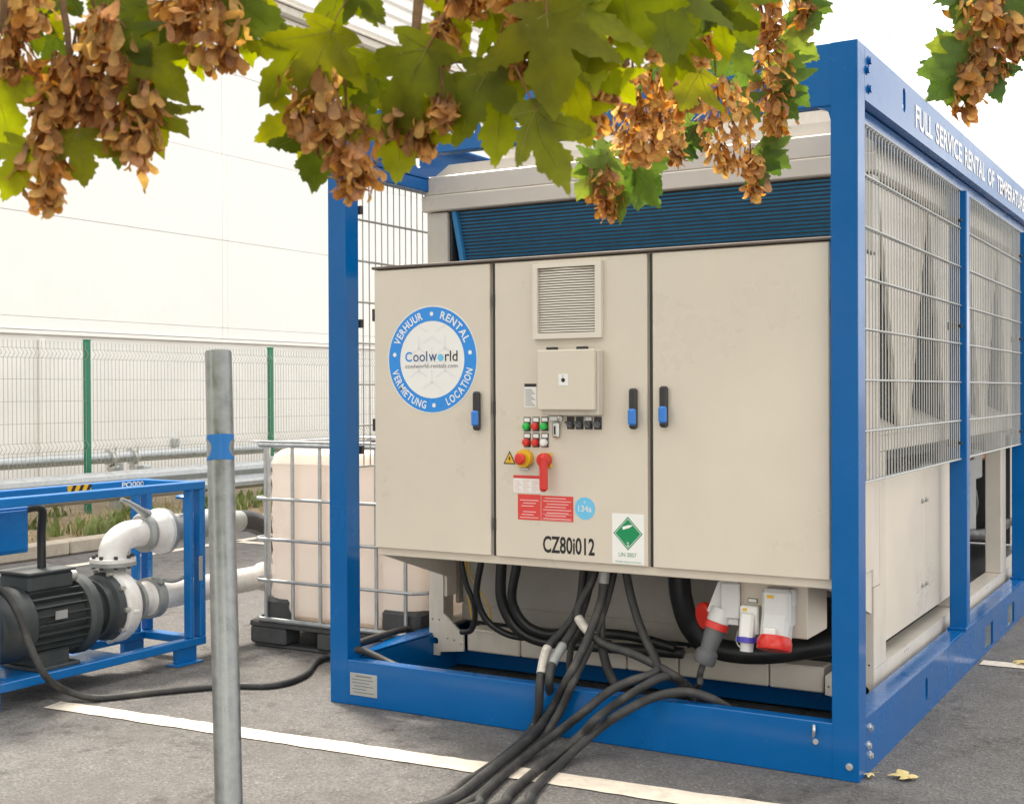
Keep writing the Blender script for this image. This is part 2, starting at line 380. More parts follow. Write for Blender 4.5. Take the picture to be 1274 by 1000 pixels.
def rect_(x0, x1, y0, y1): return [(x0, y0), (x1, y0), (x1, y1), (x0, y1)]
def disc(r, n=40, cx=0, cy=0): return [(cx + r * math.cos(2 * math.pi * i / n), cy + r * math.sin(2 * math.pi * i / n)) for i in range(n)]
def capsule(cx, cy, w_, h_, n=6):
    r = w_ / 2; p = []
    for i in range(n + 1): a = math.pi * i / n; p.append((cx + r * math.cos(a), cy + h_ / 2 - r + r * math.sin(a)))
    for i in range(n + 1): a = math.pi + math.pi * i / n; p.append((cx + r * math.cos(a), cy - h_ / 2 + r + r * math.sin(a)))
    return p

exec_order = []
# ================================================================== GROUND
mb = MB(); mb.add([(-300, -300, 0), (300, -300, 0), (300, 300, 0), (-300, 300, 0)], [(0, 1, 2, 3)]); struct('asphalt_ground', mb, M['asphalt'])
def marking(poly, z=.004):
    """a worn painted line: irregular edge"""
    mb = MB(); n = len(poly); mb.add([(x, y, z) for x, y in poly], [tuple(range(n))]); struct('road_marking', mb, M['paint'])
def worn(x0, x1, y0, y1, along='x', step=.05, j=.006):
    a, b = [], []
    if along == 'x':
        k = int((x1 - x0) / step)
        for i in range(k + 1): t = x0 + (x1 - x0) * i / k; a.append((t, y0 + random.uniform(-j, j))); b.append((t, y1 + random.uniform(-j, j)))
    else:
        k = int((y1 - y0) / step)
        for i in range(k + 1): t = y0 + (y1 - y0) * i / k; a.append((x1 + random.uniform(-j, j), t)); b.append((x0 + random.uniform(-j, j), t))
    return a + b[::-1]
pl_ = []
A0, B0 = P(55, 880.5, 'z', 0), P(860, 1005.5, 'z', 0); A1, B1 = P(76, 873, 'z', 0), P(860, 985.4, 'z', 0)
def worn_line(p0, p1, q0, q1, k=60, j=.005):
    a = [(p0 + (p1 - p0) * (i / k)) for i in range(k + 1)]; b = [(q0 + (q1 - q0) * (i / k)) for i in range(k + 1)]
    return [(v.x + random.uniform(-j, j), v.y + random.uniform(-j, j)) for v in a] + [(v.x + random.uniform(-j, j), v.y + random.uniform(-j, j)) for v in b[::-1]]
dB = (B1 - A1).normalized()
marking(worn_line(A0, B0 + dB * 2.2, A1, B1 + dB * 2.0, 90))
marking(worn(.02, 5, 2.27, 2.39))
marking(worn(-7.24, -7.12, -1.0, 6.0, 'y'))
marking(worn(-7.2, -2.6, 4.4, 4.52))
# kerb, verge
kerb = thing('kerb', (-7.85, 5, 0), None, None); kerb['kind'] = 'structure'
KX = -7.75
src = None
for i in range(26):
    y0 = -5 + i * 1.0
    if src is None:
        mb = MB(); mb.box(KX - .16, KX, y0 + .006, y0 + .994, 0.001, .13, .015); src = part('kerb_stone', mb, M['concrete'], kerb, False)
    else: clone(src, kerb, wloc(src) + Vector((random.uniform(-.004, .004), i * 1.0, random.uniform(-.004, .003))))
mb = MB(); nx, ny = 7, 60
vs = []; fs = []
for j in range(ny + 1):
    for i in range(nx + 1):
        x = KX - .165 - 3.4 * i / nx; vs.append((x, -5 + 31 * j / ny, .10 + random.uniform(-.015, .03) + (.02 if i else 0)))
for j in range(ny):
    for i in range(nx): a = j * (nx + 1) + i; fs.append((a, a + 1, a + nx + 2, a + nx + 1))
mb.add(vs, fs); struct('verge', mb, M['soil'], True)
# weeds and dry grass on the verge
mb = MB()
rg = random.Random(5)
for k in range(700):
    x = KX - .2 - abs(rg.gauss(.5, .6)); y = rg.uniform(-1, 18); green = rg.random() < .45
    dens = 0.5 + .5 * math.sin(y * 1.7) * math.sin(y * .6 + 1)
    if rg.random() > .35 + dens: continue
    for b in range(rg.randint(7, 14)):
        a = rg.uniform(0, 6.28); h = rg.uniform(.03, .17) * (1.2 if green else 1.0); lean = rg.uniform(.1, .8) * h
        bx, by = x + rg.gauss(0, .05), y + rg.gauss(0, .05); wd = rg.uniform(.008, .03) if green else .005
        dx, dy = math.cos(a), math.sin(a); px_, py_ = -dy * wd, dx * wd; z0 = .11
        mb.add([(bx - px_, by - py_, z0), (bx + px_, by + py_, z0), (bx + dx * lean * .5 + px_, by + dy * lean * .5 + py_, z0 + h * .65), (bx + dx * lean, by + dy * lean, z0 + h), (bx + dx * lean * .5 - px_, by + dy * lean * .5 - py_, z0 + h * .65)], [(0, 1, 2, 3, 4)], 0 if green else 1)
o = part('weeds', mb, [M['grass'], M['straw']], None, False); tag(o, 'green weeds and dry grass along the foot of the wire fence', 'weeds', kind='stuff')

# ================================================================== WAREHOUSE
WX = -11.5
wh = thing('warehouse', (WX - 5, 14, 0), 'large white warehouse wall of flat panels with ribbed cladding above', 'building')
mb = MB(); mb.box(WX - 12, WX - .09, -16, 46, .05, 10.4); part('wall_core', mb, M['plinth'], wh, False)
mb = MB(); mb.box(WX - .088, WX - .02, -16, 46, .0, 2.15, .004); part('plinth', mb, M['plinth'], wh, False)
mb = MB(); mb.box(WX - .088, WX + .03, -16, 46, 2.153, 2.20, .004); part('drip_trim', mb, M['whitewall'], wh, False)
rows = [2.21, 2.365, 3.627, 4.866, 6.06, 7.17]; cols = [-16, -9.1, -3.1, 2.93, 8.89, 8.99, 14.95, 20.95, 26.95, 32.95, 39, 46]
for a in range(len(rows) - 1):
    for b in range(len(cols) - 1):
        mb = MB(); mb.box(WX - .088, WX + random.uniform(-.0015, .0015), cols[b] + .002, cols[b + 1] - .002, rows[a] + .002, rows[a + 1] - .002, .004); part('wall_panel', mb, M['whitewall'], wh, False)
mb = MB(); mb.box(WX - .088, WX + .16, -16, 46, 7.175, 7.30, .01); mb.box(WX - .088, WX + .20, -16, 46, 7.303, 7.335, .006); part('flashing', mb, M['cream2'], wh, False)
mb = MB(); z = 7.34; prof = []
while z < 10.3:
    prof += [(0.0, z), (0.0, z + .09), (.055, z + .125), (.055, z + .185)]; z += .22
prof.append((0.0, z))
vs = []; fs = []
for y in (-16, 46):
    vs += [(WX + .02 + a, y, b) for a, b in prof]
n = len(prof); fs = [(i, i + 1, n + i + 1, n + i) for i in range(n - 1)]
mb.add(vs, fs); part('ribbed_cladding', mb, M['whitewall'], wh, False)
mb = MB(); mb.box(WX - .085, WX + .22, -16, 46, z + .01, z + .16, .01); part('parapet_cap', mb, M['cream2'], wh, False)
for y, z0, z1 in ((5.72, .0, 2.1), (9.9, .0, 2.1)):
    mb = MB(); mb.cyl((WX + .03, y, z0), (WX + .03, y, z1), .035, n=12); part('down_pipe', mb, M['plinth'], wh)
jb = P(217, 550, 'x', WX); mb = MB(); mb.box(WX - .019, WX + .05, jb.y - .05, jb.y + .05, jb.z - .06, jb.z + .06, .01); part('junction_box', mb, M['galv'], wh)

# ================================================================== FENCE
FX = -9.6
fe = thing('wire_fence', (FX, 6, 0), 'grey welded wire fence with green square posts below the white warehouse', 'fence')
posts = [4.79 + 2.95 * i for i in range(-3, 6)]
for y in posts:
    mb = MB(); mb.box(FX - .03, FX + .03, y - .03, y + .03, .05, 2.0, .004); mb.box(FX - .034, FX + .034, y - .034, y + .034, 2.001, 2.012, .002); part('post', mb, M['green'], fe)
for a, b in zip(posts[:-1], posts[1:]):
    mb = MB(); n = 56
    zz = [.12, .2, .26, .32, .86, .92, .98, 1.62, 1.68, 1.74, 1.80, 1.86, 1.92]; pr = []
    # profile with V folds
    for z, dx in ((.1, 0), (.22, 0), (.27, .045), (.32, 0), (.82, 0), (.87, .045), (.92, 0), (1.80, 0), (1.85, .045), (1.90, 0), (1.98, 0)): pr.append((z, dx))
    X = FX + .04
    for i in range(n):
        y = a + .05 + (b - a - .1) * i / (n - 1)
        mb.tube([(X + dx, y, z) for z, dx in pr], .0028, n=4, smooth=False, caps=False)
    for z in (.1, .22, .32, .52, .68, .82, .92, 1.12, 1.35, 1.58, 1.80, 1.90): mb.cyl((X, a + .04, z), (X, b - .04, z), .003, n=4)
    part('mesh_panel', mb, M['fencewire'], fe, False)
# ---- guard rails
gr = thing('guard_rail', (-8.9, 8, 0), 'corrugated galvanised crash barrier standing before the wire fence', 'guard rail')
prof = [(0, -.155), (.02, -.15), (.075, -.115), (.08, -.07), (.02, -.02), (.015, 0), (.02, .02), (.08, .07), (.075, .115), (.02, .15), (0, .155)]
for i in range(7):
    mb = MB(); y0 = -5 + i * 4.0; vs = []; fs = []; n = len(prof)
    for y in (y0 - .08, y0 + 4.08):
        vs += [(-8.9 + a + (.004 if i % 2 else 0), y, .47 + b) for a, b in prof]
    vs += [v + Vector((-.004, 0, 0)) for v in [Vector(q) for q in vs]]
    fs = [(k, k + 1, n + k + 1, n + k) for k in range(n - 1)] + [(2 * n + k, 3 * n + k, 3 * n + k + 1, 2 * n + k + 1) for k in range(n - 1)]
    mb.add(vs, fs); part('rail', mb, M['galv'], gr, True, ang=50)
for i in range(14):
    mb = MB(); y = -5 + i * 2; mb.box(-9.03, -8.915, y - .05, y + .05, .05, .66, .006); part('post', mb, M['galv'], gr)
pr_ = thing('pipe_rail', (-9.95, 8, 0), 'round steel pipe barrier behind the wire fence', 'barrier')
for i in range(4):
    mb = MB(); mb.cyl((-9.95, -5 + i * 8 + .02, .70), (-9.95, 3 + i * 8, .70), .065, n=18); part('pipe', mb, M['galv'], pr_)
for i in range(9):
    y = -2.5 + i * 4; mb = MB(); mb.box(-10.0, -9.9, y - .06, y + .06, .05, .63, .005); part('post', mb, M['galv'], pr_)
for y in (5.42, 5.75):
    mb = MB(); mb.lathe((-9.95, y - .04, .70), (0, 1, 0), [(0, .07), (0, .095), (.08, .095), (.08, .07)], 16)
    mb.box(-9.97, -9.86, y - .05, y + .05, .55, .60, .005); mb.cyl((-9.87, y, .5), (-9.87, y, .82), .014, n=8); part('clamp', mb, M['zinc'], pr_)

# ================================================================== TRANSPORT FRAME
FW, FL, FH = 2.438, 6.06, 2.70
fr = thing('transport_frame', (-FW / 2, FL / 2, 0), 'blue steel transport frame with wire mesh sides around the chiller', 'frame')
def fbox(name, *a, c=.006, m_='blue', lab=None): mb = MB(); mb.box(*a, c=c); return part(name, mb, M[m_], fr, True, lab)
for x0 in (-FW, -.10):
    for y0 in (0, FL - .10): fbox('corner_post', x0, x0 + .10, y0, y0 + .10, 0, FH, c=.0025)
for y0, y1 in ((0.002, .062), (FL - .062, FL - .002)):
    fbox('lower_beam', -FW + .05, -.05, y0 - .0008, y1, .001, .205, c=.003); fbox('upper_beam', -FW + .05, -.05, y0 - .0008, y1, 2.470, FH - .001, c=.003)
# corner gussets under the front upper beam
for xx, s_ in ((-FW + .101, 1), (-.101, -1)):
    mb = MB(); pts = [(0, 0)] + [(.045 - .045 * math.sin(a * math.pi / 12), -.045 + .045 * math.cos(a * math.pi / 12)) for a in range(7)][::-1]
    mb.prism([(0, .0), (.05, 0), (.022, -.008), (.008, -.022), (0, -.05)], lambda a, b, t: (xx + s_ * a, .006 + t, 2.4695 + b), .05); part('gusset', mb, M['blue'], fr, False)
def side_beam(sx, z0, z1, holes, nm):
    """outer plate with cut-outs plus flanges; sx = 1 right side (outer face x=0), -1 left side"""
    ox = 0.0 if sx > 0 else -FW
    mb = MB(); ya, yb = .104, FL - .104
    mb.plate(rect_(ya, yb, z0, z1), holes, lambda a, b, t: (ox - sx * (.001 + t), a, b), .010)
    mb.box(ox - sx * .0115, ox - sx * .098, ya, yb, z1 - .010, z1 - .0005, .002); mb.box(ox - sx * .0115, ox - sx * .098, ya, yb, z0 + .0005, z0 + .010, .002)
    mb.box(ox - sx * .096, ox - sx * .104, ya, yb, z0 + .012, z1 - .012) if z0 < 1 else None
    return part(nm, mb, M['blue'], fr, False)
for sx in (1, -1):
    side_beam(sx, 0.0, .212, [capsule(1.12, .112, .045, .10), capsule(4.94, .112, .045, .10), rect_(2.56, 2.80, .02, .145), rect_(3.30, 3.54, .02, .145)], 'side_beam')
    side_beam(sx, 2.50, FH - .001, [capsule(.72, 2.62, .05, .10), capsule(FL - .72, 2.62, .05, .10)], 'top_side_beam')
    ox = 0.0 if sx > 0 else -FW
    fbox('mesh_rail', ox - sx * .045, ox - sx * .095, .104, FL - .104, 2.436, 2.4985, c=.004)
    for y0 in (2.07, 4.03):
        fbox('side_post', ox - sx * .004, ox - sx * .090, y0, y0 + .08, .2125, 2.435, c=.005)
        fbox('foot_plate', ox - sx * .003, ox - sx * .096, y0 - .03, y0 + .11, .2123, .2245, c=.002)
    for ya, yb in ((.112, 2.064), (2.156, 4.024), (4.116, FL - .112)):
        mb = MB(); X = ox - sx * .040; n = int((yb - ya) / .05)
        for i in range(n + 1):
            y = ya + (yb - ya) * i / n; mb.cyl((X, y, 1.078), (X, y, 2.437), .0033, n=6)
        for i in range(8):
            z = 1.078 + i * (2.437 - 1.078) / 7
            for dx in (-.0077, .0077): mb.cyl((X + dx, ya - .004, z), (X + dx, yb + .004, z), .0043, n=6)
        part('mesh_panel', mb, M['wire'], fr, True)
        for y in (ya + .03, yb - .03):
            for z in (1.16, 1.75, 2.28):
                mb = MB(); mb.box(X - sx * .008, X - sx * .05, y - .012, y + .012, z - .02, z + .02, .003); mb.cyl((X - .02, y, z), (X + .02, y, z), .008, n=6); part('mesh_clip', mb, M['darkgrey'], fr)
# floor members
for y in (.9, 2.0, 3.1, 4.2, 5.2): fbox('cross_member', -FW + .106, -.106, y, y + .10, .015, .099, c=.004)
for x in (-2.2, -.3): fbox('floor_rail', x - .05, x + .05, .064, FL - .064, .02, .098, c=0) if False else None
# fork pocket sleeves
for y0 in (2.56, 3.30):
    mb = MB(); y1 = y0 + .24
    for a, b, c_, d in ((y0 - .006, y0, .014, .151), (y1, y1 + .006, .014, .151)): mb.box(-FW + .02, -.013, a, b, c_, d)
    mb.box(-FW + .02, -.013, y0, y1, .014, .0195); mb.box(-FW + .02, -.013, y0, y1, .1455, .151); part('fork_pocket', mb, M['galv'], fr, False)
# bolts
def bolt(p, ax, r=.013, m_='blue', parent=fr, wash=True):
    p = Vector(p); ax = Vector(ax); mb = MB()
    if wash: mb.cyl(p, p + ax * .003, r * 1.35, n=14)
    mb.cyl(p + ax * .003, p + ax * .011, r * .95, n=6)
    return part('bolt', mb, M[m_], parent, False)
for z in (.165, .105, .062): bolt((-.001, .16 if z != .105 else .135, z), (1, 0, 0), .012, 'zinc')
for z in (2.655, 2.615, 2.55): bolt((-.001, .16 if z != 2.615 else .13, z), (1, 0, 0), .014, 'blue')
bolt((-.035, 0, .055), (0, -1, 0), .010, 'zinc'); bolt((-.16, .001, .13), (0, -1, 0), .008, 'zinc')
mb = MB(); mb.tube([(-.165, -.006, .19), (-.16, -.02, .18), (-.163, -.016, .16), (-.168, -.008, .15)], .006, n=8); part('lashing_hook', mb, M['zinc'], fr)
for sx, (x, y) in ((1, (-2.28, .8)), (1, (-2.28, .5))):
    pass
mb = MB(); mb.tube([(-FW + .06, .95, 2.435), (-FW + .08, .95, 2.40), (-FW + .075, .95, 2.36), (-FW + .055, .95, 2.35), (-FW + .05, .95, 2.37)], .007, n=8); part('cable_hook', mb, M['darkgrey'], fr)
# id plate
pl = MB(); pl.box(-2.322, -2.170, -.0018, .0018, .048, .150, .0008); ip = part('id_plate', pl, M['wire'], fr, False, 'small silver identification plate on the lower front beam')
tb = MB()
for i, (x0, wd, h) in enumerate(((-2.29, .09, .007), (-2.31, .12, .004), (-2.31, .10, .004), (-2.30, .11, .004), (-2.31, .08, .004), (-2.305, .12, .004))):
    z = .134 - i * .0145; tb.add([(x0, -.0026, z), (x0 + wd, -.0026, z), (x0 + wd, -.0026, z + h), (x0, -.0026, z + h)], [(0, 1, 2, 3)])
part('plate_print', tb, M['greytext'], ip, False)
# lettering
tb = MB(); text(tb, 'COOLWORLD', (-2.06, .0005, 2.535), (1, 0, 0), (0, 0, 1), width=.98, height=.115, bold=.012); part('front_lettering', tb, M['whitetext'], fr, False)
for wd_, y_, l_ in (('FULL', .92, .335), ('SERVICE', 1.325, .60), ('RENTAL', 2.00, .56), ('OF', 2.645, .20), ('TEMPERATURE', 2.93, 1.02)):
    tb = MB(); text(tb, wd_, (.0008, y_, 2.545), (0, 1, 0), (0, 0, 1), width=l_, height=.098, bold=.03); part('side_lettering', tb, M['whitetext'], fr, False)

# ================================================================== CHILLER
CX0, CX1, CY0, CY1 = -2.36, -.125, .70, 5.90
ch = thing('chiller', ((CX0 + CX1) / 2, (CY0 + CY1) / 2, .1), 'cream air cooled chiller with a three door control cabinet inside the blue frame', 'chiller')
def cbox(name, *a, c=.004, m_='cream2', lab=None): mb = MB(); mb.box(*a, c=c); return part(name, mb, M[m_], ch, True, lab)
# base
def foot(x, sx, y, sy):
    mb = MB()
    poly = [(0, .10), (.06, .10), (.062, .118), (.205, .135), (.205, .215), (.085, .315), (.085, .60), (0, .60)]
    mb.plate(poly, [disc(.018, 14, .037, .172), disc(.005, 8, .11, .19), disc(.005, 8, .15, .185), disc(.005, 8, .19, .17), disc(.005, 8, .06, .28), disc(.005, 8, .02, .28)], lambda a, b, t: (x + sx * a, y + sy * t, b), .012)
    mb.box(x, x + sx * .012, y + sy * .101, y + sy * .205, .264, 1.163); mb.box(x, x + sx * .012, y + sy * .0125, y + sy * .1005, .264, .6035); mb.box(x + sx * .0125, x + sx * .10, y + sy * .0125, y + sy * .10, .40, .60)
    part('foot', mb, M['cream2'], ch, False)
foot(CX0, 1, CY0, 1); foot(CX1, -1, CY0, 1); foot(CX0, 1, CY1, -1); foot(CX1, -1, CY1, -1)
segs = [-2.15, -1.84, -1.27, -1.01, -.585, -.34]
for a, b in zip(segs[:-1], segs[1:]): cbox('front_sill', a + .003, b - .003, CY0 + .02, CY0 + .15, .135, .245 + random.uniform(-.001, .001), c=.006)
for sx, x in ((1, CX1), (-1, CX0)):
    mb = MB(); ya, yb = CY0 + .014, CY1 - .014
    hs = [disc(.006, 8, y + k * .035, .19 + .05 * (j % 2)) for j, y in enumerate((.95, 1.25, 1.9, 2.3, 2.9, 3.3, 4.2, 5.0)) for k in range(3)]
    mb.plate(rect_(ya, yb, .105, .262), hs, lambda a, b, t: (x - sx * t, a, b), .008); mb.box(x - sx * .009, x - sx * .10, ya, yb, .255, .2615, .001)
    part('side_sill', mb, M['cream2'], ch, False)
# columns
for x in (CX0, CX1 - .12):
    for y in (CY0, CY1 - .10): cbox('corner_column', x, x + .12, y + .0005, y + .10, .605, 2.33, c=.004)
for x in (CX0, CX1 - .10):
    for y in (2.42, 3.86): cbox('column', x + .001, x + .099, y, y + .18, .2625, 1.15, c=.004)
for sx, x in ((1, CX1), (-1, CX0)):
    # holes in the column by the open bay: small dark studs
    for y0, y1 in ((.912, 1.733), (1.737, 2.415)):
        mb = MB(); mb.box(x - sx * .02, x - sx * .042, y0, y1, .33, 1.05, .004); part('side_panel', mb, M['cream'], ch)
        for z in (.36, .95):
            mb = MB(); yy = y1 - .04 if y0 < 1 else y0 + .04
            mb.lathe((x - sx * .02, yy, z + .12 if z < .5 else z - .06), (sx, 0, 0), [(0, .012), (.006, .012), (.010, .007), (.013, .006)], 12); part('panel_latch', mb, M['castgrey'], ch)
    if sx < 0: cbox('side_panel', x + .02, x + .042, 2.6, CY1 - .11, .33, 1.10, m_='cream')  # unseen left cladding, added to close the bay against the bright wall
    cbox('side_ledge', x - sx * .005, x - sx * .10, CY0 + .105, CY1 - .105, 1.165, 1.235, c=.004)
    mb = MB(); mb.prism([(0, 1.236), (.0, 1.25), (.22, 1.36), (.22, 1.346)], lambda a, b, t: (x - sx * (.004 + a), CY0 + .105 + t, b), CY1 - CY0 - .21); part('drip_tray', mb, M['cream2'], ch, False)
    # V shaped coil end plates
    ap = [.84, 1.84, 2.84, 3.84, 4.84, 5.80]
    for k in range(len(ap) - 1):
        a, b = ap[k], ap[k + 1]; mb = MB(); lo_ = .41 if b - a > .97 else .38
        mb.prism([(a + lo_, 1.26), (b - lo_, 1.26), (b - .02, 2.325), (a + .02, 2.325)], lambda p, q, t: (x - sx * (.03 + t), p, q), .012)
        for (p0, q0), (p1, q1) in (((a + lo_, 1.26), (a + .02, 2.325)), ((b - lo_, 1.26), (b - .02, 2.325))):
            mb.tube([(x - sx * .024, p0, q0), (x - sx * .024, p1, q1)], .008, n=4, smooth=False)
        part('coil_end_plate', mb, M['cream'], ch, False)
for k in range(1, 5):  # added dark sheets stop daylight showing through the V gaps
    b = ap[k]; mb = MB(); mb.prism([(b - .44, 1.24), (b + .44, 1.24), (b + .08, 2.325), (b - .08, 2.325)], lambda p, q, t: (CX1 - .34 + t, p, q), .02); part('gap_light_block', mb, M['darkgrey'], ch, False)
mb = MB(); mb.prism([(.82, 1.24), (1.22, 1.24), (.92, 2.325), (.82, 2.325)], lambda p, q, t: (CX1 - .34 + t, p, q), .02); part('gap_light_block', mb, M['darkgrey'], ch, False)
# coils between the end plates (inclined slabs) and dark inner core
for k in range(5):
    a, b = ap[k], ap[k + 1]
    for p0, p1 in ((a + .44, a + .09), (b - .44, b - .09)):
        mb = MB(); mb.prism([(p0 - .015, 1.26), (p0 + .015, 1.26), (p1 + .015, 2.32), (p1 - .015, 2.32)], lambda p, q, t: (CX0 + .045 + t, p, q), CX1 - CX0 - .09); part('coil', mb, M['darkgrey'], ch, False)
# front coil: inclined frame with horizontal fins
def cp(x, s): return (x, CY0 + .03 + .12 * s, 2.331 - s * .75)
mb = MB(); mb.add([cp(-2.235, 0), cp(-.28, 0), cp(-.28, 1), cp(-2.16, 1)], [(0, 1, 2, 3)]); mb.add([Vector(cp(-2.235, 0)) + Vector((0, .05, 0)), Vector(cp(-.28, 0)) + Vector((0, .05, 0)), Vector(cp(-.28, 1)) + Vector((0, .05, 0)), Vector(cp(-2.16, 1)) + Vector((0, .05, 0))], [(0, 1, 2, 3)]); fc = part('front_coil', mb, M['darkgrey'], ch, False)
mb = MB()
for i in range(44):
    s_ = (i + .5) / 44; p0 = Vector(cp(-2.22 + .07 * s_, s_)); p1 = Vector(cp(-.285, s_)); e = Vector((0, -.008, .004)); t_ = Vector((0, .001, .0052))
    mb.add([p0 - t_, p1 - t_, p1 + e - t_ * .2, p0 + e - t_ * .2, p0 + t_, p1 + t_], [(0, 1, 2, 3), (3, 2, 5, 4)])
part('fin_set', mb, M['coil'], fc, False)
mb = MB(); q0, q1 = Vector(cp(-2.205, 0)), Vector(cp(-2.135, 1)); mb.tube([q0 + Vector((0, -.012, 0)), q1 + Vector((0, -.012, 0))], .018, n=4, smooth=False); part('coil_edge', mb, M['coilframe'], ch, False)
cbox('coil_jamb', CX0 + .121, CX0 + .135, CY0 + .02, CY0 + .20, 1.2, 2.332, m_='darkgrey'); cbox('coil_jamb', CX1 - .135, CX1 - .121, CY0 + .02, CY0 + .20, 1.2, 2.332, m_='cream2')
# roof rim
mb = MB(); y0 = CY0 - .02
mb.box(CX0 - .02, CX1 + .02, y0, CY1 + .02, 2.335, 2.415, .006); mb.box(CX0 - .014, CX1 + .014, y0 + .008, CY1 + .012, 2.4155, 2.512, .006); part('roof_rim', mb, M['cream'], ch)
mb = MB(); mb.prism([(CX0 + .0, 2.5125), (CX1 - .0, 2.5125), (CX1 - .10, 2.575), (CX0 + .10, 2.575)], lambda a, b, t: (a, CY0 + .05 + t, b), CY1 - CY0 - .1); part('roof_deck', mb, M['cream2'], ch, False)
for j in range(5):
    for i in (0, 1):
        y = 1.3 + j * 1.02; x = CX0 + .60 + i * 1.05
        mb = MB(); mb.lathe((x, y, 2.5755), (0, 0, 1), [(0, .46), (.02, .44), (.10, .43), (.13, .45), (.13, .44), (.02, .41)], 40, cap=False); cw = part('fan_cowl', mb, M['cream2'], ch)
        mb = MB(); mb.cyl((x, y, 2.60), (x, y, 2.66), .10, n=20)
        for q in range(6):
            a = q * math.pi / 3; T = Matrix.Translation((x, y, 2.63)) @ Matrix.Rotation(a, 4, 'Z') @ Matrix.Translation((.24, 0, 0)) @ Matrix.Rotation(.5, 4, 'X'); mb.box(-.16, .16, -.07, .07, -.003, .003, T=T)
        part('fan', mb, M['darkgrey'], cw, False)
# inside: rear panels, dark core, compressors
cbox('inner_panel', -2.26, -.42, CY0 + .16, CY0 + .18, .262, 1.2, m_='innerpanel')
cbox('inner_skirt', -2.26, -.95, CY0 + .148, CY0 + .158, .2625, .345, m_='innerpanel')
cbox('lower_tray', CX0 + .11, CX1 - .11, CY0 + .2, CY1 - .2, .2, .25, m_='darkgrey'); cbox('motor_deck', CX0 + .11, CX1 - .11, CY0 + .25, CY1 - .2, 1.10, 1.16, m_='darkgrey')
cbox('bay_light_block', -1.30, -1.27, 2.48, CY1 - .2, .26, 1.09, m_='darkgrey'); cbox('evaporator_cradle', -1.2, -.95, 2.6, 5.5, .26, .36, m_='darkgrey')  # dark partition added to keep daylight out of the open bay
mb = MB(); mb.lathe((-1.02, 2.6, .55), (0, 1, 0), [(0, .1), (0, .21), (.05, .22), (2.8, .22), (2.85, .21), (2.85, .1)], 26); part('evaporator_shell', mb, M['hose'], ch)
cbox('rear_bulkhead', CX0 + .3, CX1 - .2, 5.5, 5.53, .26, 1.09, m_='darkgrey')
cbox('switch_box', -.62, -.40, 4.15, 4.55, .45, .95, m_='castgrey')
cbox('bulkhead', CX0 + .3, CX1 - .3, 2.44, 2.47, .26, 1.09, m_='cream2')
for y, x in ((3.1, -.75), (4.75, -.75), (3.1, -1.6), (4.75, -1.6)):
    mb = MB(); mb.lathe((x, y - .45, .62), (0, 1, 0), [(0, .05), (0, .2), (.05, .27), (.5, .28), (.52, .31), (.58, .31), (.6, .26), (.95, .22), (.95, .05)], 24); part('compressor', mb, M['motor'], ch)
    mb = MB(); mb.box(x + .1, x + .34, y - .2, y + .1, .80, 1.0, .01); part('compressor_terminal_box', mb, M['castgrey'], ch)
for i, (x, z, r) in enumerate(((-.36, .42, .045), (-.45, .95, .03))):
    mb = MB(); mb.tube([(x, 2.5, z), (x, 3.4, z), (x - .1, 3.9, z + .06), (x, 4.6, z), (x, 5.6, z)], r, n=12); part('refrigerant_pipe', mb, M['copper'] if i else M['hose'], ch)
mb = MB(); mb.cyl((-.42, 2.75, .30), (-.42, 2.75, .66), .085, n=18); mb.cyl((-.42, 2.75, .66), (-.42, 2.75, .70), .05, n=12); part('filter_drier', mb, M['hazgreen'], ch)
# --- control cabinet
KY = .05; KB = .072
cabo = cbox('cabinet_body', -2.213, CX1 + .01, KB, CY0 - .025, .686, 1.985, c=.003, m_='cream')
cbox('cabinet_top', -2.222, CX1 + .018, KY - .008, CY0 - .026, 1.9855, 1.998, c=.003, m_='seal_shade')
mb = MB(); mb.prism([(KB + .01, .6855), (CY0 - .03, .6855), (CY0 - .03, .50)], lambda a, b, t: (-2.205 + t, a, b), .02); part('cabinet_bracket', mb, M['cream2'], ch, False)
mb = MB(); mb.prism([(KB + .01, .6855), (CY0 - .03, .6855), (CY0 - .03, .50)], lambda a, b, t: (CX1 - .02 + t, a, b), .02); part('cabinet_bracket', mb, M['cream2'], ch, False)
doors = []
for x0, x1 in ((-2.212, -1.596), (-1.570, -.858), (-.834, -.120)):
    mb = MB(); mb.box(x0, x1, KY, KB - .002, .722, 1.980, .0035); doors.append(part('door', mb, M['cream'], ch))
for xx in (-1.583, -.846):
    mb = MB(); mb.box(xx - .006, xx + .006, KB - .006, KB - .0005, .722, 1.98); part('door_seal', mb, M['blackplastic'], ch, False)
def handle(door, x, z0, z1):
    mb = MB(); mb.box(x - .017, x + .017, KY - .032, KY - .0005, z0, z1, .007); h = part('handle', mb, M['blackplastic'], door)
handles = []
for d, x, z0, z1, bz in ((doors[0], -1.656, 1.262, 1.430, 1.315), (doors[1], -.913, 1.276, 1.440, 1.325), (doors[2], -.780, 1.284, 1.448, 1.335)):
    mb = MB(); mb.box(x - .017, x + .017, KY - .026, KY - .0005, z0, z1, .008); part('handle', mb, M['blackplastic'], d)
    mb = MB(); mb.box(x - .012, x + .022, KY - .046, KY - .0265, bz - .033, bz + .033, .007); part('handle_lock', mb, M['handleblue'], d)
for d, x, zz in ((doors[0], -2.2145, (1.78, 1.28)), (doors[1], -1.5725, (1.82, 1.36, .86))):
    for z in zz:
        mb = MB(); mb.box(x - .008, x + .004, KY - .004, KY + .016, z - .028, z + .028, .002); part('hinge', mb, M['blackplastic'], d, False)
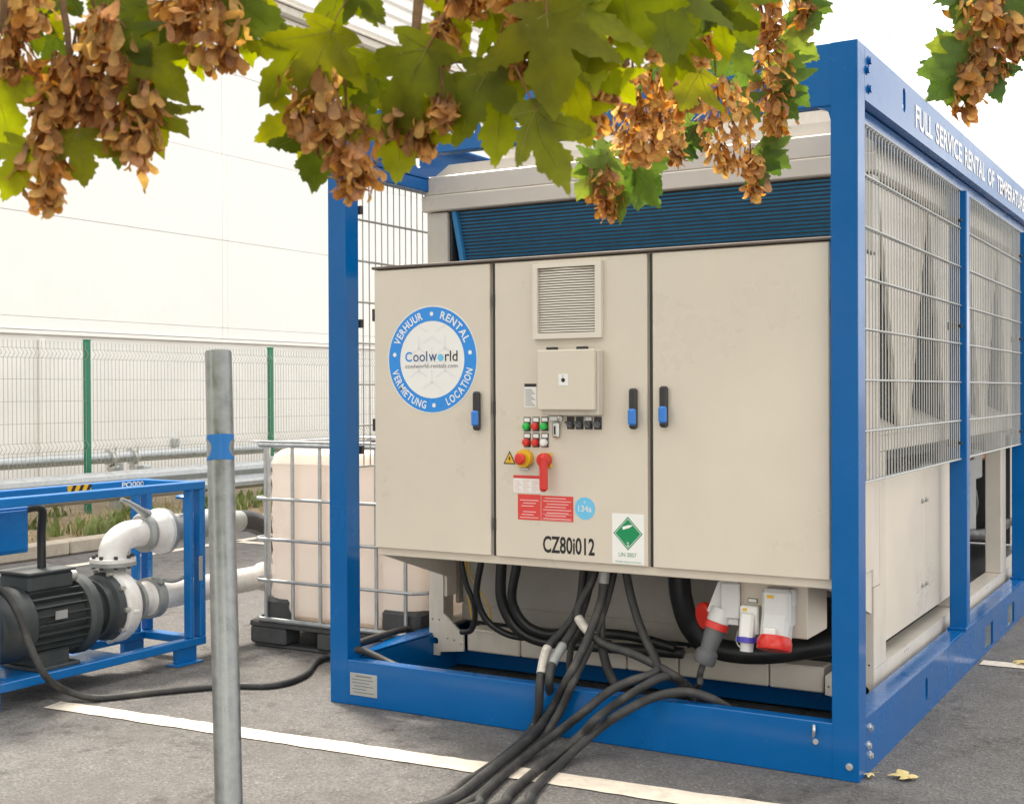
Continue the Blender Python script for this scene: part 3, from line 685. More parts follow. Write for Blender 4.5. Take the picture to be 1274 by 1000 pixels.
# vent
vx0, vx1, vz0, vz1 = -1.372, -1.052, 1.648, 1.962
mb = MB(); mb.plate(rect_(vx0, vx1, vz0, vz1), [rect_(vx0 + .022, vx1 - .028, vz0 + .024, vz1 - .018)], lambda a, b, t: (a, KY - .001 - t, b), .020); ve = part('vent_grille', mb, M['grille'], ch, False, 'square pale ventilation grille on the middle door')
mb = MB(); mb.box(vx0 + .022, vx1 - .028, KY - .003, KY - .0008, vz0 + .024, vz1 - .018); part('vent_back', mb, M['darkgrey'], ve, False)
mb = MB(); n = 25; h = (vz1 - vz0 - .046) / n; xm = (vx0 + vx1) / 2 - .005
for i in range(n):
    z = vz0 + .026 + h * (i + .5)
    for xa, ya, xb, yb in ((vx0 + .023, -.004, xm, -.016), (xm, -.016, vx1 - .029, -.004)):
        mb.add([(xa, KY + ya, z + h * .34), (xb, KY + yb, z + h * .34), (xb, KY + yb - .004, z - h * .30), (xa, KY + ya - .004, z - h * .30), (xa, KY + ya + .003, z - h * .30), (xb, KY + yb + .003, z - h * .30)], [(0, 1, 2, 3), (3, 2, 5, 4)])
part('louvre_set', mb, M['grille'], ve, False)
# control box
mb = MB(); mb.box(-1.322, -1.058, KY - .075, KY - .052, 1.352, 1.600, .004); bxd = part('control_box', mb, M['cream'], ch, True, 'small hinged control box with a square keyhole plate')
mb = MB(); mb.box(-1.316, -1.050, KY - .0515, KY - .001, 1.33, 1.597, .004); part('box_body', mb, M['cream2'], bxd)
for x in (-1.265, -1.125):
    mb = MB(); mb.box(x - .022, x + .022, KY - .062, KY - .03, 1.6005, 1.612, .003); part('box_hinge', mb, M['darkgrey'], bxd)
mb = MB(); mb.box(-1.220, -1.176, KY - .0765, KY - .0752, 1.452, 1.500); part('box_sticker', mb, M['white'], bxd, False)
mb = MB(); mb.cyl((-1.198, KY - .0766, 1.475), (-1.198, KY - .0775, 1.475), .009, n=14); text(mb, '+', (-1.204, KY - .0769, 1.487), (1, 0, 0), (0, 0, 1), height=.008); part('box_print', mb, M['blacktext'], bxd, False)
mb = MB(); mb.box(-1.298, -1.240, KY - .016, KY - .001, 1.305, 1.328, .003); mb.box(-1.283, -1.252, KY - .022, KY - .001, 1.235, 1.304, .007); mb.tube([(-1.255, KY - .02, 1.31), (-1.240, KY - .045, 1.325), (-1.234, KY - .03, 1.30)], .004, n=6); part('box_latch', mb, M['zinc'], ch)
mb = MB(); mb.box(-1.272, -1.264, KY - .0232, KY - .0222, 1.25, 1.285); part('latch_slot', mb, M['blackplastic'], ch, False)
# buttons
for (x, z, m_) in ((-1.412, 1.289, 'greenbtn'), (-1.369, 1.290, 'red'), (-1.326, 1.291, 'greenbtn'), (-1.412, 1.222, 'red'), (-1.369, 1.222, 'red'), (-1.326, 1.223, 'white')):
    mb = MB(); mb.plate(rect_(x - .015, x + .017, z - .028, z + .032), [disc(.010, 12, x, z - .008)], lambda a, b, t: (a, KY - .0007 - t, b), .0025); pb = part('push_button', mb, M['blackplastic'], ch, False)
    mb = MB(); mb.box(x - .012, x + .014, KY - .0045, KY - .0033, z + .012, z + .028); part('button_legend', mb, M['white'], pb, False)
    mb = MB(); mb.lathe((x - .001, KY - .0034, z - .008), (0, -1, 0), [(0, .016), (.012, .016), (.018, .013), (.020, .004)], 18); part('button_cap', mb, M[m_], pb)
for i, x in enumerate((-1.204, -1.162, -1.120, -1.078)):
    z = 1.296; mb = MB(); mb.box(x - .016, x + .018, KY - .004, KY - .0007, z - .024, z + .028, .001); rs = part('rotary_switch', mb, M['blackplastic'], ch, False)
    mb = MB(); mb.lathe((x, KY - .0042, z - .004), (0, -1, 0), [(0, .014), (.012, .013), (.013, .004)], 16)
    T = Matrix.Translation((x, KY - .02, z - .004)) @ Matrix.Rotation(R(40), 4, 'Y'); mb.box(-.018, .018, -.010, .006, -.004, .004, .002, T=T); part('switch_knob', mb, M['socketdark'], rs)
    if i == 2: mb = MB(); mb.box(x - .013, x + .015, KY - .0052, KY - .0042, z + .012, z + .027); part('switch_legend', mb, M['white'], rs, False)
tb = MB()
for x, t_ in ((-1.206, 'A B'), (-1.150, 'AUTO'), (-1.085, 'O I')):
    text(tb, t_, (x, KY - .0009, 1.330), (1, 0, 0), (0, 0, 1), height=.006)
# table label beside box
def sticker(name, x0, x1, z0, z1, m_, lab=None, poly=None):
    mb = MB(); pg = poly or rect_(x0, x1, z0, z1); mb.prism(pg, lambda a, b, t: (a, KY - .0006 - t, b), .0007); return part(name, mb, M[m_], ch, False, lab)
def quad(mb, x0, x1, z0, z1, y=KY - .0019): mb.add([(x0, y, z0), (x1, y, z0), (x1, y, z1), (x0, y, z1)], [(0, 1, 2, 3)])
st = sticker('label_sticker', -1.424, -1.366, 1.363, 1.462, 'white')
mb = MB(); quad(mb, -1.424, -1.366, 1.449, 1.462)
part('label_header', mb, M['blacktext'], st, False)
mb = MB()
for i in range(9): quad(mb, -1.420, -1.373 - .008 * (i % 3), 1.3695 + i * .0082, 1.3725 + i * .0082)
part('label_print', mb, M['greytext'], st, False)
# coolworld disc
DX, DZ, DR = -1.896, 1.572, .238
st = sticker('round_logo_sticker', 0, 0, 0, 0, 'white', 'large round white and blue rental company sticker', disc(DR, 72, DX, DZ))
mb = MB(); n = 72; vs = [(DX + r * math.cos(2 * math.pi * i / n), KY - .0019, DZ + r * math.sin(2 * math.pi * i / n)) for r in (.2335, .171) for i in range(n)]; mb.add(vs, [(i, (i + 1) % n, n + (i + 1) % n, n + i) for i in range(n)]); part('logo_ring', mb, M['ring'], st, False)
def arc_text(mb, body, a0, a1, r, h, inward=False):
    """letters on a circle; angles in degrees (0 = +x, ccw); inward: letters read along the bottom"""
    wds = []
    for ch_ in body:
        vs, fs = glyphs(ch_, .02); wds.append(max(a for a, b in vs) - min(a for a, b in vs) + .13)
    tot = sum(wds); acc = 0
    H = max(max(b for a, b in glyphs(c_, .02)[0]) for c_ in body)
    for c_, wd in zip(body, wds):
        a = R(a0 + (a1 - a0) * ((acc + wd / 2) / tot)); acc += wd; vs, fs = glyphs(c_, .02)
        xm_ = (max(q[0] for q in vs) + min(q[0] for q in vs)) / 2
        rad = Vector((math.cos(a), 0, math.sin(a))); tan = Vector((math.sin(a), 0, -math.cos(a)))
        if inward: up, rt = -rad, -tan
        else: up, rt = rad, tan
        sw = abs(R(a1 - a0)) * r / tot; s_ = h / H
        o = Vector((DX, KY - .0024, DZ)) + rad * r - up * h / 2
        mb.add([o + rt * ((q[0] - xm_) * sw) + up * (q[1] * s_) for q in vs], fs)
RR = .2025
for bd_, a0_, a1_, iw_ in (('VERHUUR', 160, 104, False), ('RENTAL', 77, 22, False), ('VERMIETUNG', 192, 262, True), ('LOCATION', 292, 349, True)):
    mb = MB(); arc_text(mb, bd_, a0_, a1_, RR, .034, iw_); part('ring_word', mb, M['whitetext'], st, False)
for a in (90, 8, 273, 173): mb = MB(); mb.add([(DX + RR * math.cos(R(a)) + .0095 * math.cos(k * math.pi / 8), KY - .0024, DZ + RR * math.sin(R(a)) + .0095 * math.sin(k * math.pi / 8)) for k in range(16)], [tuple(range(16))]); part('ring_dot', mb, M['whitetext'], st, False)

mb = MB()
for cx in (-.07, 0, .07):
    for cz in (-.10, 0, .10):
        for a in (90, 210, 330):
            e = Vector((math.cos(R(a)), 0, math.sin(R(a)))); f_ = Vector((-e.z, 0, e.x)) * .004; o = Vector((DX + cx, KY - .0017, DZ + cz + (.05 if cx else 0)))
            if (o + e * .06 - Vector((DX, KY, DZ))).length < .16: mb.add([o - f_, o + e * .055 - f_, o + e * .055 + f_, o + f_], [(0, 1, 2, 3)])
part('logo_watermark', mb, M['palegrey'], st, False)
U_, V_ = (1, 0, 0), (0, 0, 1)
mb = MB(); text(mb, 'C', (DX - .143, KY - .0024, DZ - .008), U_, V_, height=.044, width=.036, bold=.018); part('logo_initial', mb, M['ring'], st, False)
mb = MB(); text(mb, 'ool', (DX - .100, KY - .0024, DZ - .008), U_, V_, height=.046, width=.076, bold=.006); text(mb, 'w', (DX - .016, KY - .0024, DZ - .0075), U_, V_, height=.032, width=.043, bold=.006); part('logo_letters', mb, M['navy'], st, False)
mb = MB(); mb.add([(DX + .047 + .016 * math.cos(k * math.pi / 12), KY - .0024, DZ + .008 + .016 * math.sin(k * math.pi / 12)) for k in range(24)], [tuple(range(24))]); part('logo_globe', mb, M['lightblue'], st, False)
mb = MB(); text(mb, 'rld', (DX + .070, KY - .0024, DZ - .008), U_, V_, height=.046, width=.066, bold=.006); part('logo_letters', mb, M['blacktext'], st, False)
mb = MB(); text(mb, 'coolworld-rentals.com', (DX - .142, KY - .0024, DZ - .037), U_, V_, height=.019, width=.278); part('logo_address', mb, M['greytext'], st, False)
# warning triangle
st = sticker('warning_sticker', 0, 0, 0, 0, 'blacktext', 'yellow triangular electrical hazard sticker', [(-1.529, 1.120), (-1.468, 1.120), (-1.4985, 1.176)])
mb = MB(); mb.add([(-1.522, KY - .0017, 1.1245), (-1.475, KY - .0017, 1.1245), (-1.4985, KY - .0017, 1.167)], [(0, 1, 2)]); part('triangle_field', mb, M['yellow'], st, False)
mb = MB(); mb.add([(-1.497, KY - .0022, 1.158), (-1.505, KY - .0022, 1.141), (-1.499, KY - .0022, 1.141), (-1.502, KY - .0022, 1.128), (-1.492, KY - .0022, 1.146), (-1.498, KY - .0022, 1.146)], [(0, 1, 2), (0, 2, 5), (2, 3, 4), (2, 4, 5)]); part('lightning_mark', mb, M['blacktext'], st, False)
# emergency stop
mb = MB(); mb.lathe((-1.418, KY - .001, 1.146), (0, -1, 0), [(0, .038), (.030, .038), (.033, .036), (.033, .015)], 28); es = part('emergency_stop', mb, M['yellow'], ch, True, 'red mushroom button in a yellow collar')
mb = MB(); mb.lathe((-1.418, KY - .0345, 1.146), (0, -1, 0), [(0, .014), (.012, .014), (.013, .024), (.022, .025), (.030, .018), (.032, .003)], 24); part('stop_button', mb, M['red'], es)
mb = MB(); mb.box(-1.44, -1.40, KY - .02, KY - .001, 1.098, 1.107, .002); mb.tube([(-1.405, KY - .01, 1.11), (-1.385, KY - .015, 1.117), (-1.38, KY - .005, 1.125)], .003, n=5); part('stop_guard', mb, M['zinc'], es)
# main switch
mb = MB(); mb.box(-1.344, -1.290, KY - .012, KY - .001, 1.108, 1.172, .006); ms = part('main_switch', mb, M['yellow'], ch, True, 'large red rotary main switch handle')
mb = MB(); mb.lathe((-1.316, KY - .0125, 1.142), (0, -1, 0), [(0, .030), (.030, .029), (.034, .025), (.034, .003)], 22); mb.box(-1.326, -1.291, KY - .062, KY - .030, 1.012, 1.165, .011); part('switch_handle', mb, M['red'], ms)
# white warning label
st = sticker('warning_label', -1.480, -1.352, 1.000, 1.074, 'white'); mb = MB(); quad(mb, -1.480, -1.352, 1.061, 1.074); part('label_header', mb, M['redlab'], st, False)
mb = MB()
for col in range(3):
    for i in range(6): quad(mb, -1.475 + col * .042, -1.441 + col * .042 - .006 * ((i + col) % 3), 1.006 + i * .0085, 1.0085 + i * .0085)
part('label_print', mb, M['redtext'], st, False)
for x0, x1 in ((-1.459, -1.348), (-1.345, -1.193)):
    st = sticker('red_label', x0, x1, .886, .994 if x0 < -1.4 else .992, 'redlab'); mb = MB()
    for i in range(8):
        z = .894 + i * .0122
        if i % 4 != 3 or x0 > -1.4: quad(mb, x0 + .010 + .008 * (i % 3), x1 - .010 - .012 * ((i * 2) % 3), z, z + .0042)
    if x0 > -1.4: quad(mb, x0 + .006, x1 - .006, .9145, .916); quad(mb, x0 + .006, x1 - .006, .8895, .891)
    part('label_print', mb, M['redtext'], st, False)
st = sticker('round_gas_sticker', 0, 0, 0, 0, 'lightblue', None, disc(.0465, 32, -1.139, .946))
mb = MB(); text(mb, '134a', (-1.139, KY - .0019, .932), U_, V_, width=.062, height=.026, align='C', bold=.01); text(mb, 'R', (-1.139, KY - .0019, .966), U_, V_, height=.010, align='C'); part('sticker_print', mb, M['palegrey'], st, False)
mb = MB(); text(mb, 'CZ80i012', (-1.338, KY - .0008, .752), U_, V_, width=.243, height=.072, bold=.022); part('unit_number', mb, M['blacktext'], ch, False)
# UN placard
st = sticker('gas_placard', -1.015, -.872, .729, .933, 'white', 'white placard with a green non flammable gas diamond'); cx, cz = -.944, .853
mb = MB()
for s_, m_, y in ((.065, 'hazgreen', .0017), (.059, 'white', .0022), (.056, 'hazgreen', .0027)):
    q = MB(); q.add([(cx, KY - y, cz - s_ * 1.05), (cx + s_, KY - y, cz), (cx, KY - y, cz + s_ * 1.05), (cx - s_, KY - y, cz)], [(0, 1, 2, 3)]); part('diamond', q, M[m_], st, False)
q = MB(); u = Vector((.95, 0, .30)).normalized(); v = Vector((-u.z, 0, u.x)); o = Vector((cx - .004, KY - .0032, cz + .026))
q.add([o + u * a + v * b for a, b in ((-.020, -.006), (.012, -.006), (.017, -.003), (.024, -.003), (.024, .003), (.017, .003), (.012, .006), (-.020, .006))], [tuple(range(8))]); part('cylinder_mark', q, M['whitetext'], st, False)
q = MB(); text(q, '2', (cx, KY - .0032, cz - .052), U_, V_, height=.017, align='C', bold=.01); part('class_number', q, M['whitetext'], st, False)
q = MB(); text(q, 'UN 2857', (cx - .002, KY - .0019, .758), U_, V_, width=.078, height=.017, align='C'); text(q, 'refrigerating machines', (cx, KY - .0019, .733), U_, V_, width=.116, height=.009, align='C'); part('placard_print', q, M['hazgreen'], st, False)
# --- socket box under the cabinet
SY = .24
sbx = cbox('socket_box', -.540, -.262, SY, SY + .26, .455, .684, m_='cream', c=.004)
def part_of(p, name, mb, m_, smooth=True): return part(name, mb, M[m_], p, smooth)
# big grey socket with red ring (right)
mb = MB(); mb.box(-.424, -.306, SY - .085, SY - .001, .50, .655, .014); mb.box(-.335, -.300, SY - .055, SY - .001, .585, .655, .008)
T = Matrix.Translation((-.368, SY - .075, .49)) @ Matrix.Rotation(R(-18), 4, 'X'); mb.box(-.056, .056, -.03, .05, -.04, .12, .014, T=T)
sk = part('power_socket', mb, M['socket'], ch, True, 'grey industrial socket with a red collar')
mb = MB(); a = Vector((-.368, SY - .085, .452)); d = Vector((0, -.32, -.95)).normalized(); mb.lathe(a, d, [(-.02, .060), (0, .068), (.028, .068), (.034, .064), (.034, .02)], 26); part('socket_collar', mb, M['red'], sk)
mb = MB(); mb.box(-.400, -.352, SY - .128, SY - .085, .475, .510, .004); part('socket_clip', mb, M['white'], sk)
mb = MB(); mb.box(-.398, -.372, SY - .0875, SY - .0852, .620, .632); part('socket_sticker', mb, M['yellow'], sk, False)
# small socket (middle)
mb = MB(); mb.box(-.525, -.448, SY - .045, SY - .001, .462, .575, .005); T = Matrix.Translation((-.490, SY - .05, .50)) @ Matrix.Rotation(R(-14), 4, 'X'); mb.box(-.030, .028, -.022, .03, -.06, .05, .010, T=T)
sk = part('small_socket', mb, M['white'], ch, True, 'small pale socket with a violet collar')
mb = MB(); a = Vector((-.492, SY - .052, .445)); mb.lathe(a, (0, -.12, -1), [(-.012, .030), (-.008, .042), (.010, .042), (.014, .03)], 22); part('socket_collar', mb, M['purple'], sk)
mb = MB(); mb.lathe(a, (0, -.12, -1), [(.012, .027), (.048, .026), (.050, .006)], 20); part('socket_shroud', mb, M['socket'], sk)
mb = MB(); mb.box(-.506, -.466, SY - .004, SY - .001, .582, .600, .001); part('socket_label', mb, M['blackplastic'], sk, False)
mb = MB(); mb.box(-.503, -.469, SY - .0052, SY - .0042, .5845, .5975); part('socket_label_field', mb, M['white'], sk, False)
mb = MB(); mb.box(-.512, -.494, SY - .0468, SY - .0452, .555, .565); part('socket_sticker', mb, M['yellow'], sk, False)
# left big socket housing with plug
mb = MB(); mb.prism([(-.672, .540), (-.632, .490), (-.5405, .490), (-.5405, .676), (-.60, .676), (-.626, .655)], lambda a, b, t: (a, SY - .02 + t, b), .17); sk = part('power_socket', mb, M['socket'], ch, False, 'grey angled industrial socket with the plug inserted')
mb = MB(); mb.box(-.612, -.530, SY - .034, SY - .0205, .515, .660, .006); part('socket_cover', mb, M['socket'], sk)
mb = MB(); mb.lathe((-.690, SY + .05, .508), (-.55, -.75, -.10), [(0, .03), (0, .050), (.008, .056), (.030, .056), (.036, .050), (.036, .02)], 26); part('socket_cap', mb, M['red'], sk)
pa = Vector((-.622, SY - .01, .520)); pd = Vector((-.26, -.22, -.94)).normalized()
mb = MB(); mb.lathe(pa + pd * .055, pd, [(0, .040), (.03, .040), (.085, .033), (.10, .045), (.14, .045), (.15, .038), (.152, .015)], 24); pg = single('power_plug', mb, M['socketdark'], 'dark grey industrial plug with a red band hanging from the angled socket', 'plug')
mb = MB(); mb.lathe(pa + pd * .028, pd, [(0, .038), (0, .050), (.028, .050), (.028, .038)], 24); part('plug_band', mb, M['red'], pg)
mb = MB(); mb.lathe(pa, pd, [(-.03, .042), (.027, .046), (.0275, .02)], 24); part('plug_neck', mb, M['socket'], pg)
pend = pa + pd * .20
mb = MB(); mb.tube([(-.56, SY + .03, .46), (-.555, SY, .42), (-.525, SY - .02, .40), (-.48, SY - .03, .405), (-.47, SY - .04, .43)], .003, n=6); part('retaining_cord', mb, M['socket'], ch)
# hoses inside, each its own thing
def hose(name, label, cat, pts, r, m_='hose', group=None, n=12): mb = MB(); mb.tube(pts, r, n=n, sub=7); return single(name, mb, M[m_], label, cat, group, ang=60)
def PY(y, *pp): return [P(a, b, 'y', y) for a, b in pp]
HG = 'black hoses looping under the cabinet'
def loop_(lst, ytop, ybot):
    k = len(lst) - 1; return [P(a, b, 'y', ytop + (ybot - ytop) * i / k) for i, (a, b) in enumerate(lst)]
top = lambda a, y: P(a, 680, 'y', y)
hose('hose', 'thin black hose dropping beside the left chiller foot and curling back', 'hose', [P(573, 672, 'y', .42)] + loop_([(574, 697), (580, 726), (589, 748), (591, 768), (586, 784), (574, 786)], .44, .56), .013, group=HG)
hose('hose', 'black hose crossing behind the curled one, swinging right along the sill', 'hose', [P(601, 672, 'y', .40)] + loop_([(599, 697), (593, 737), (602, 766), (620, 783), (645, 792), (690, 793), (760, 800)], .42, .60), .016, group=HG)
hose('hose', 'thick black hose nearest the left foot sweeping right in a deep bend', 'hose', [P(626, 672, 'y', .40)] + loop_([(624, 700), (624, 745), (640, 778), (666, 795), (705, 801), (770, 806), (850, 812)], .42, .62), .026, group=HG)
hose('hose', 'thick black hose right of the deep bend, sweeping along the sill', 'hose', [P(645, 672, 'y', .38)] + loop_([(643, 702), (637, 745), (652, 775), (680, 788), (710, 786), (780, 790), (840, 806)], .40, .60), .022, group=HG)
hose('hose', 'fat black corrugated hose dropping left of the power sockets', 'hose', [P(845, 680, 'y', .42), P(845, 712, 'y', .44), P(848, 745, 'y', .46), P(860, 780, 'y', .50), P(888, 805, 'y', .54), P(950, 812, 'y', .58), P(1040, 800, 'y', .62)], .048, group=HG, n=16)
for a, b in ((578, 590), (583, 612)):
    hose('wire', 'thin orange yellow wire between the black hoses' + (' hanging straight' if a == 578 else ' bending to the right'), 'wire', [P(a, 672, 'y', .5), P(a + 2, 715, 'y', .5), P(b - 6, 750, 'y', .52), P(b, 780, 'y', .56)], .004, 'yellow')
# ================================================================== FRONT CABLES
CR = .0178
def spline(pts, sub=7):
    q = []
    for i in range(len(pts) - 1):
        a = pts[max(i - 1, 0)]; b = pts[i]; c_ = pts[i + 1]; d = pts[min(i + 2, len(pts) - 1)]
        for k in range(sub):
            t = k / sub; q.append(.5 * ((2 * b) + (c_ - a) * t + (2 * a - 5 * b + 4 * c_ - d) * t * t + (3 * b - a - 3 * c_ + d) * t ** 3))
    return q + [pts[-1]]
def relax(q, it=4):
    for _ in range(it): q = [q[0]] + [(q[i - 1] + q[i] * 2 + q[i + 1]) / 4 for i in range(1, len(q) - 1)] + [q[-1]]
    return q
def cable(label, pts, r=CR, m_='black', sleeves=()):
    pts = [Vector(p) for p in pts]; q = relax(spline(pts)); mb = MB(); mb.tube(q, r, n=12, smooth=False); o = single('power_cable', mb, M[m_], label, 'cable', 'power cables running over the front beam', ang=60)
    for a, b, mm in sleeves:
        ia = min(range(len(q)), key=lambda i: (q[i] - a).length); ib = min(range(len(q)), key=lambda i: (q[i] - b).length)
        w_ = MB(); w_.tube(q[ia:ib + 1], r * 1.14, n=12, smooth=False); part('cable_sleeve', w_, M[mm], o, ang=60)
    return o
def Z(px, py, z): return P(px, py, 'z', z)
def Y(px, py, y): return P(px, py, 'y', y)
def tail(p, dx, dy, z=CR):
    return [Vector((p.x + dx * .45, p.y + dy * .45, z)), Vector((p.x + dx, p.y + dy, z)), Vector((p.x + dx * 1.9 - .3, p.y + dy * 1.7, z))]
E0 = Z(536, 1002, CR)
s1a, s1b = Y(681, 805, .06), Y(673, 838, -.035)
cable('power cable with a worn white sleeve above the blue beam', [Y(728, 676, .34), Y(726, 708, .30), Y(720, 755, .24), Y(700, 785, .16), s1a, s1b, Y(671, 862, -.055), Z(670, 886, .10), Z(660, 910, CR), Z(622, 945, CR), Z(572, 978, CR), E0] + tail(E0, -.45, -.7), sleeves=[(s1a, s1b, 'sleeve')])
E0 = Z(556, 1003, CR)
s2a, s2b = Y(700, 803, .07), Y(687, 826, -.02)
cable('power cable with a grey taped joint beside the white sleeve', [Y(740, 676, .33), Y(737, 711, .30), Y(724, 762, .22), s2a, s2b, Y(683, 850, -.05), Z(686, 876, .10), Z(677, 908, CR), Z(640, 946, CR), Z(596, 980, CR), E0] + tail(E0, -.42, -.74), sleeves=[(s2a, s2b, 'castgrey')])
E0 = Z(543, 1003, .042)
cable('power cable crossing over the two sleeved ones to the ground', [Y(762, 676, .28), Y(752, 730, .22), Y(742, 765, .16), Y(726, 806, .06), Y(707, 842, -.045), Z(687, 880, .115), Z(660, 917, .048), Z(606, 960, .048), E0] + tail(E0, -.5, -.75, .045))
E0 = Z(572, 1004, CR)
cable('power cable squeezed between the sleeved cables and the draped ones', [Y(770, 676, .33), Y(758, 735, .26), Y(740, 790, .15), Y(722, 828, .03), Y(712, 850, -.04), Z(697, 884, .12), Z(672, 920, CR), Z(622, 964, CR), E0] + tail(E0, -.43, -.76))
s4a, s4b = Y(719, 768, .17), Y(738, 791, .13)
cable('power cable with a white sleeve leading right along the beam', [Y(747, 676, .30), Y(738, 720, .24), Y(722, 748, .20), s4a, s4b, Y(755, 803, .13), Y(782, 811, .12), Y(816, 827, .11), Y(848, 846, .115), Z(866, 862, .05), Z(900, 875, .03)], sleeves=[(s4a, s4b, 'sleeve')])
cable('dark green grey power cable hanging straight down behind the beam', [Y(756, 676, .24), Y(751, 725, .22), Y(747, 785, .20), Y(754, 826, .19), Y(766, 853, .15), Z(775, 868, .10)], .020, sleeves=[(Y(753, 700, .23), Y(751, 722, .22), 'castgrey')])
E0 = Z(590, 1004, CR)
cable('power cable falling past the placard, then bending left over the beam', [Y(776, 676, .30), Y(779, 713, .27), Y(790, 760, .22), Y(804, 797, .17), Y(818, 826, .10), Y(812, 838, .05), Y(786, 846, .0), Y(757, 860, -.03), Z(728, 884, .17), Z(692, 912, .06), Z(640, 952, CR), Z(596, 992, CR), E0] + tail(E0, -.42, -.8))
E0 = Z(618, 1004, CR)
cable('middle cable of the three draped side by side over the beam', [Y(862, 870, .20), Y(845, 846, .14), Y(826, 841, .05), Y(803, 852, -.01), Y(773, 871, -.03), Z(741, 894, .16), Z(721, 916, .08), Z(674, 953, CR), Z(632, 988, CR), E0] + tail(E0, -.40, -.85))
E0 = Z(648, 1004, CR)
cable('last cable draped over the beam towards the power plug', [Y(905, 880, .16), Y(888, 870, .07), Y(862, 861, .03), Y(838, 861, -.005), Y(810, 868, -.03), Z(778, 884, .19), Z(741, 909, .10), Z(698, 949, CR), Z(660, 986, CR), E0] + tail(E0, -.40, -.9))
cable('short lead from the dark grey plug down behind the beam', [pend - pd * .03, pend + pd * .05, Y(870, 852, .13), Z(850, 868, .06), Z(830, 874, .03)], .013)
cable('dark cable looping low behind the sleeved cables', [Y(733, 676, .36), Y(722, 780, .30), Y(712, 800, .26), Y(708, 830, .20), Y(716, 848, .12), Z(722, 862, .05)], .014)

# ================================================================== PUMP SKID
SX0, SX1, SYA, SYB = -4.05, -3.60, -.96, .40      # far, near, left, right
sk_ = thing('pump_skid', ((SX0 + SX1) / 2, -.3, 0), 'blue steel skid frame holding an electric pump', 'skid')
def sbox(name, *a, c=.004, m_='skid_blue'): mb = MB(); mb.box(*a, c=c); return part(name, mb, M[m_], sk_)
B = .055
for x in (SX1 - B, SX0):
    sbox('base_rail', x, x + B, SYA, SYB, .085, .128); sbox('top_rail', x, x + B, SYA, SYB, .915, .958)
    sbox('post', x + .001, x + B - .001, .286, .312, .1285, .9145); sbox('post', x + .001, x + B - .001, .358, SYB - .001, .1285, .9145)
    sbox('post', x + .001, x + B - .001, SYA + .001, SYA + .075, 0.001, .9145)
    mb = MB(); mb.plate(rect_(.20, .34, .0, .084), [], lambda a, b, t: (x + .01 + t, a, b), .03); part('foot', mb, M['skid_blue'], sk_, False)
    sbox('foot_plate', x - .015, x + B + .02, .17, .36, .0, .008, c=.001)
for y in (SYA, SYB - .07): sbox('base_cross', SX0 + B + .001, SX1 - B - .001, y, y + .07, .086, .127); sbox('top_cross', SX0 + B + .001, SX1 - B - .001, y, y + .05, .916, .957)
sbox('motor_plate', SX0 + B + .001, SX1 - B - .001, -.80, -.15, .10, .126)
sbox('name_tag', SX1, SX1 + .002, .345, .372, .43, .56, m_='wire', c=0)
mb = MB(); mb.box(SX0 + B, SX0 + B + .0015, -.18, -.03, .916, .957); tp = part('hazard_tape', mb, M['yellow'], sk_, False)
mb = MB()
for i in range(3): y = -.165 + i * .05; mb.add([(SX0 + B + .0022, y, .917), (SX0 + B + .0022, y + .022, .917), (SX0 + B + .0022, y + .042, .956), (SX0 + B + .0022, y + .020, .956)], [(0, 1, 2, 3)])
part('tape_stripes', mb, M['blacktext'], tp, False)
mb = MB(); text(mb, 'PO00001', (SX0 + B + .001, .18, .921), (0, 1, 0), (0, 0, 1), width=.20, height=.03, bold=.012); part('skid_number', mb, M['whitetext'], sk_, False)
cb = sbox('control_box', SX1 - .26, SX1 - .09, -.90, -.66, .69, .905, c=.006)
mb = MB(); mb.box(SX1 - .0895, SX1 - .082, -.885, -.675, .705, .89, .003); part('box_lid', mb, M['skid_blue'], cb)
# pump unit
ax = -3.80; az = .345
pu = thing('electric_pump', (ax, -.35, .126), 'dark finned electric motor with pale pump housing bolted on the blue skid', 'pump')
def lp(name, y0, prof, m_, n=28, parent=pu): mb = MB(); mb.lathe((ax, y0, az), (0, 1, 0), prof, n); return part(name, mb, M[m_], parent)
lp('fan_cover', -.86, [(0, .02), (0, .13), (.02, .165), (.05, .175), (.20, .178), (.20, .15)], 'motor')
mo = lp('motor_body', -.66, [(0, .10), (0, .148), (.30, .148), (.30, .10)], 'motor')
mb = MB()
for i in range(26):
    a = math.pi * 2 * i / 26
    if 60 < math.degrees(a) < 120: continue
    T = Matrix.Translation((ax, -.51, az)) @ Matrix.Rotation(-a, 4, 'Y'); mb.box(.1475, .180, -.15, .15, -.0032, .0032, T=T)
part('cooling_fins', mb, M['motor'], mo, False)
lp('motor_flange', -.36, [(0, .13), (0, .185), (.02, .20), (.06, .20), (.065, .15), (.12, .125), (.15, .12)], 'motor')
lp('pump_adapter', -.21, [(0, .12), (.0, .145), (.04, .145), (.05, .165), (.085, .175), (.085, .1)], 'motor')
mb = MB(); mb.lathe((ax, -.124, az), (0, 1, 0), [(0, .10), (0, .16), (.02, .185), (.07, .190), (.10, .175), (.12, .13), (.12, .05)], 30); mb.box(ax - .03, ax + .19, -.10, -.045, az - .03, az + .0, .01); vo = part('pump_housing', mb, M['whitepipe'], pu)
mb = MB()
for i in range(10):
    a = i * math.pi / 5; p = Vector((ax + .178 * math.cos(a), -.145, az + .178 * math.sin(a))); mb.cyl(p, p + Vector((0, .03, 0)), .012, n=6)
part('housing_bolts', mb, M['zinc'], vo, False)
lp('suction_flange', .0, [(0, .06), (0, .115), (.025, .115), (.028, .09), (.05, .09), (.053, .115), (.075, .115), (.075, .07)], 'castgrey')
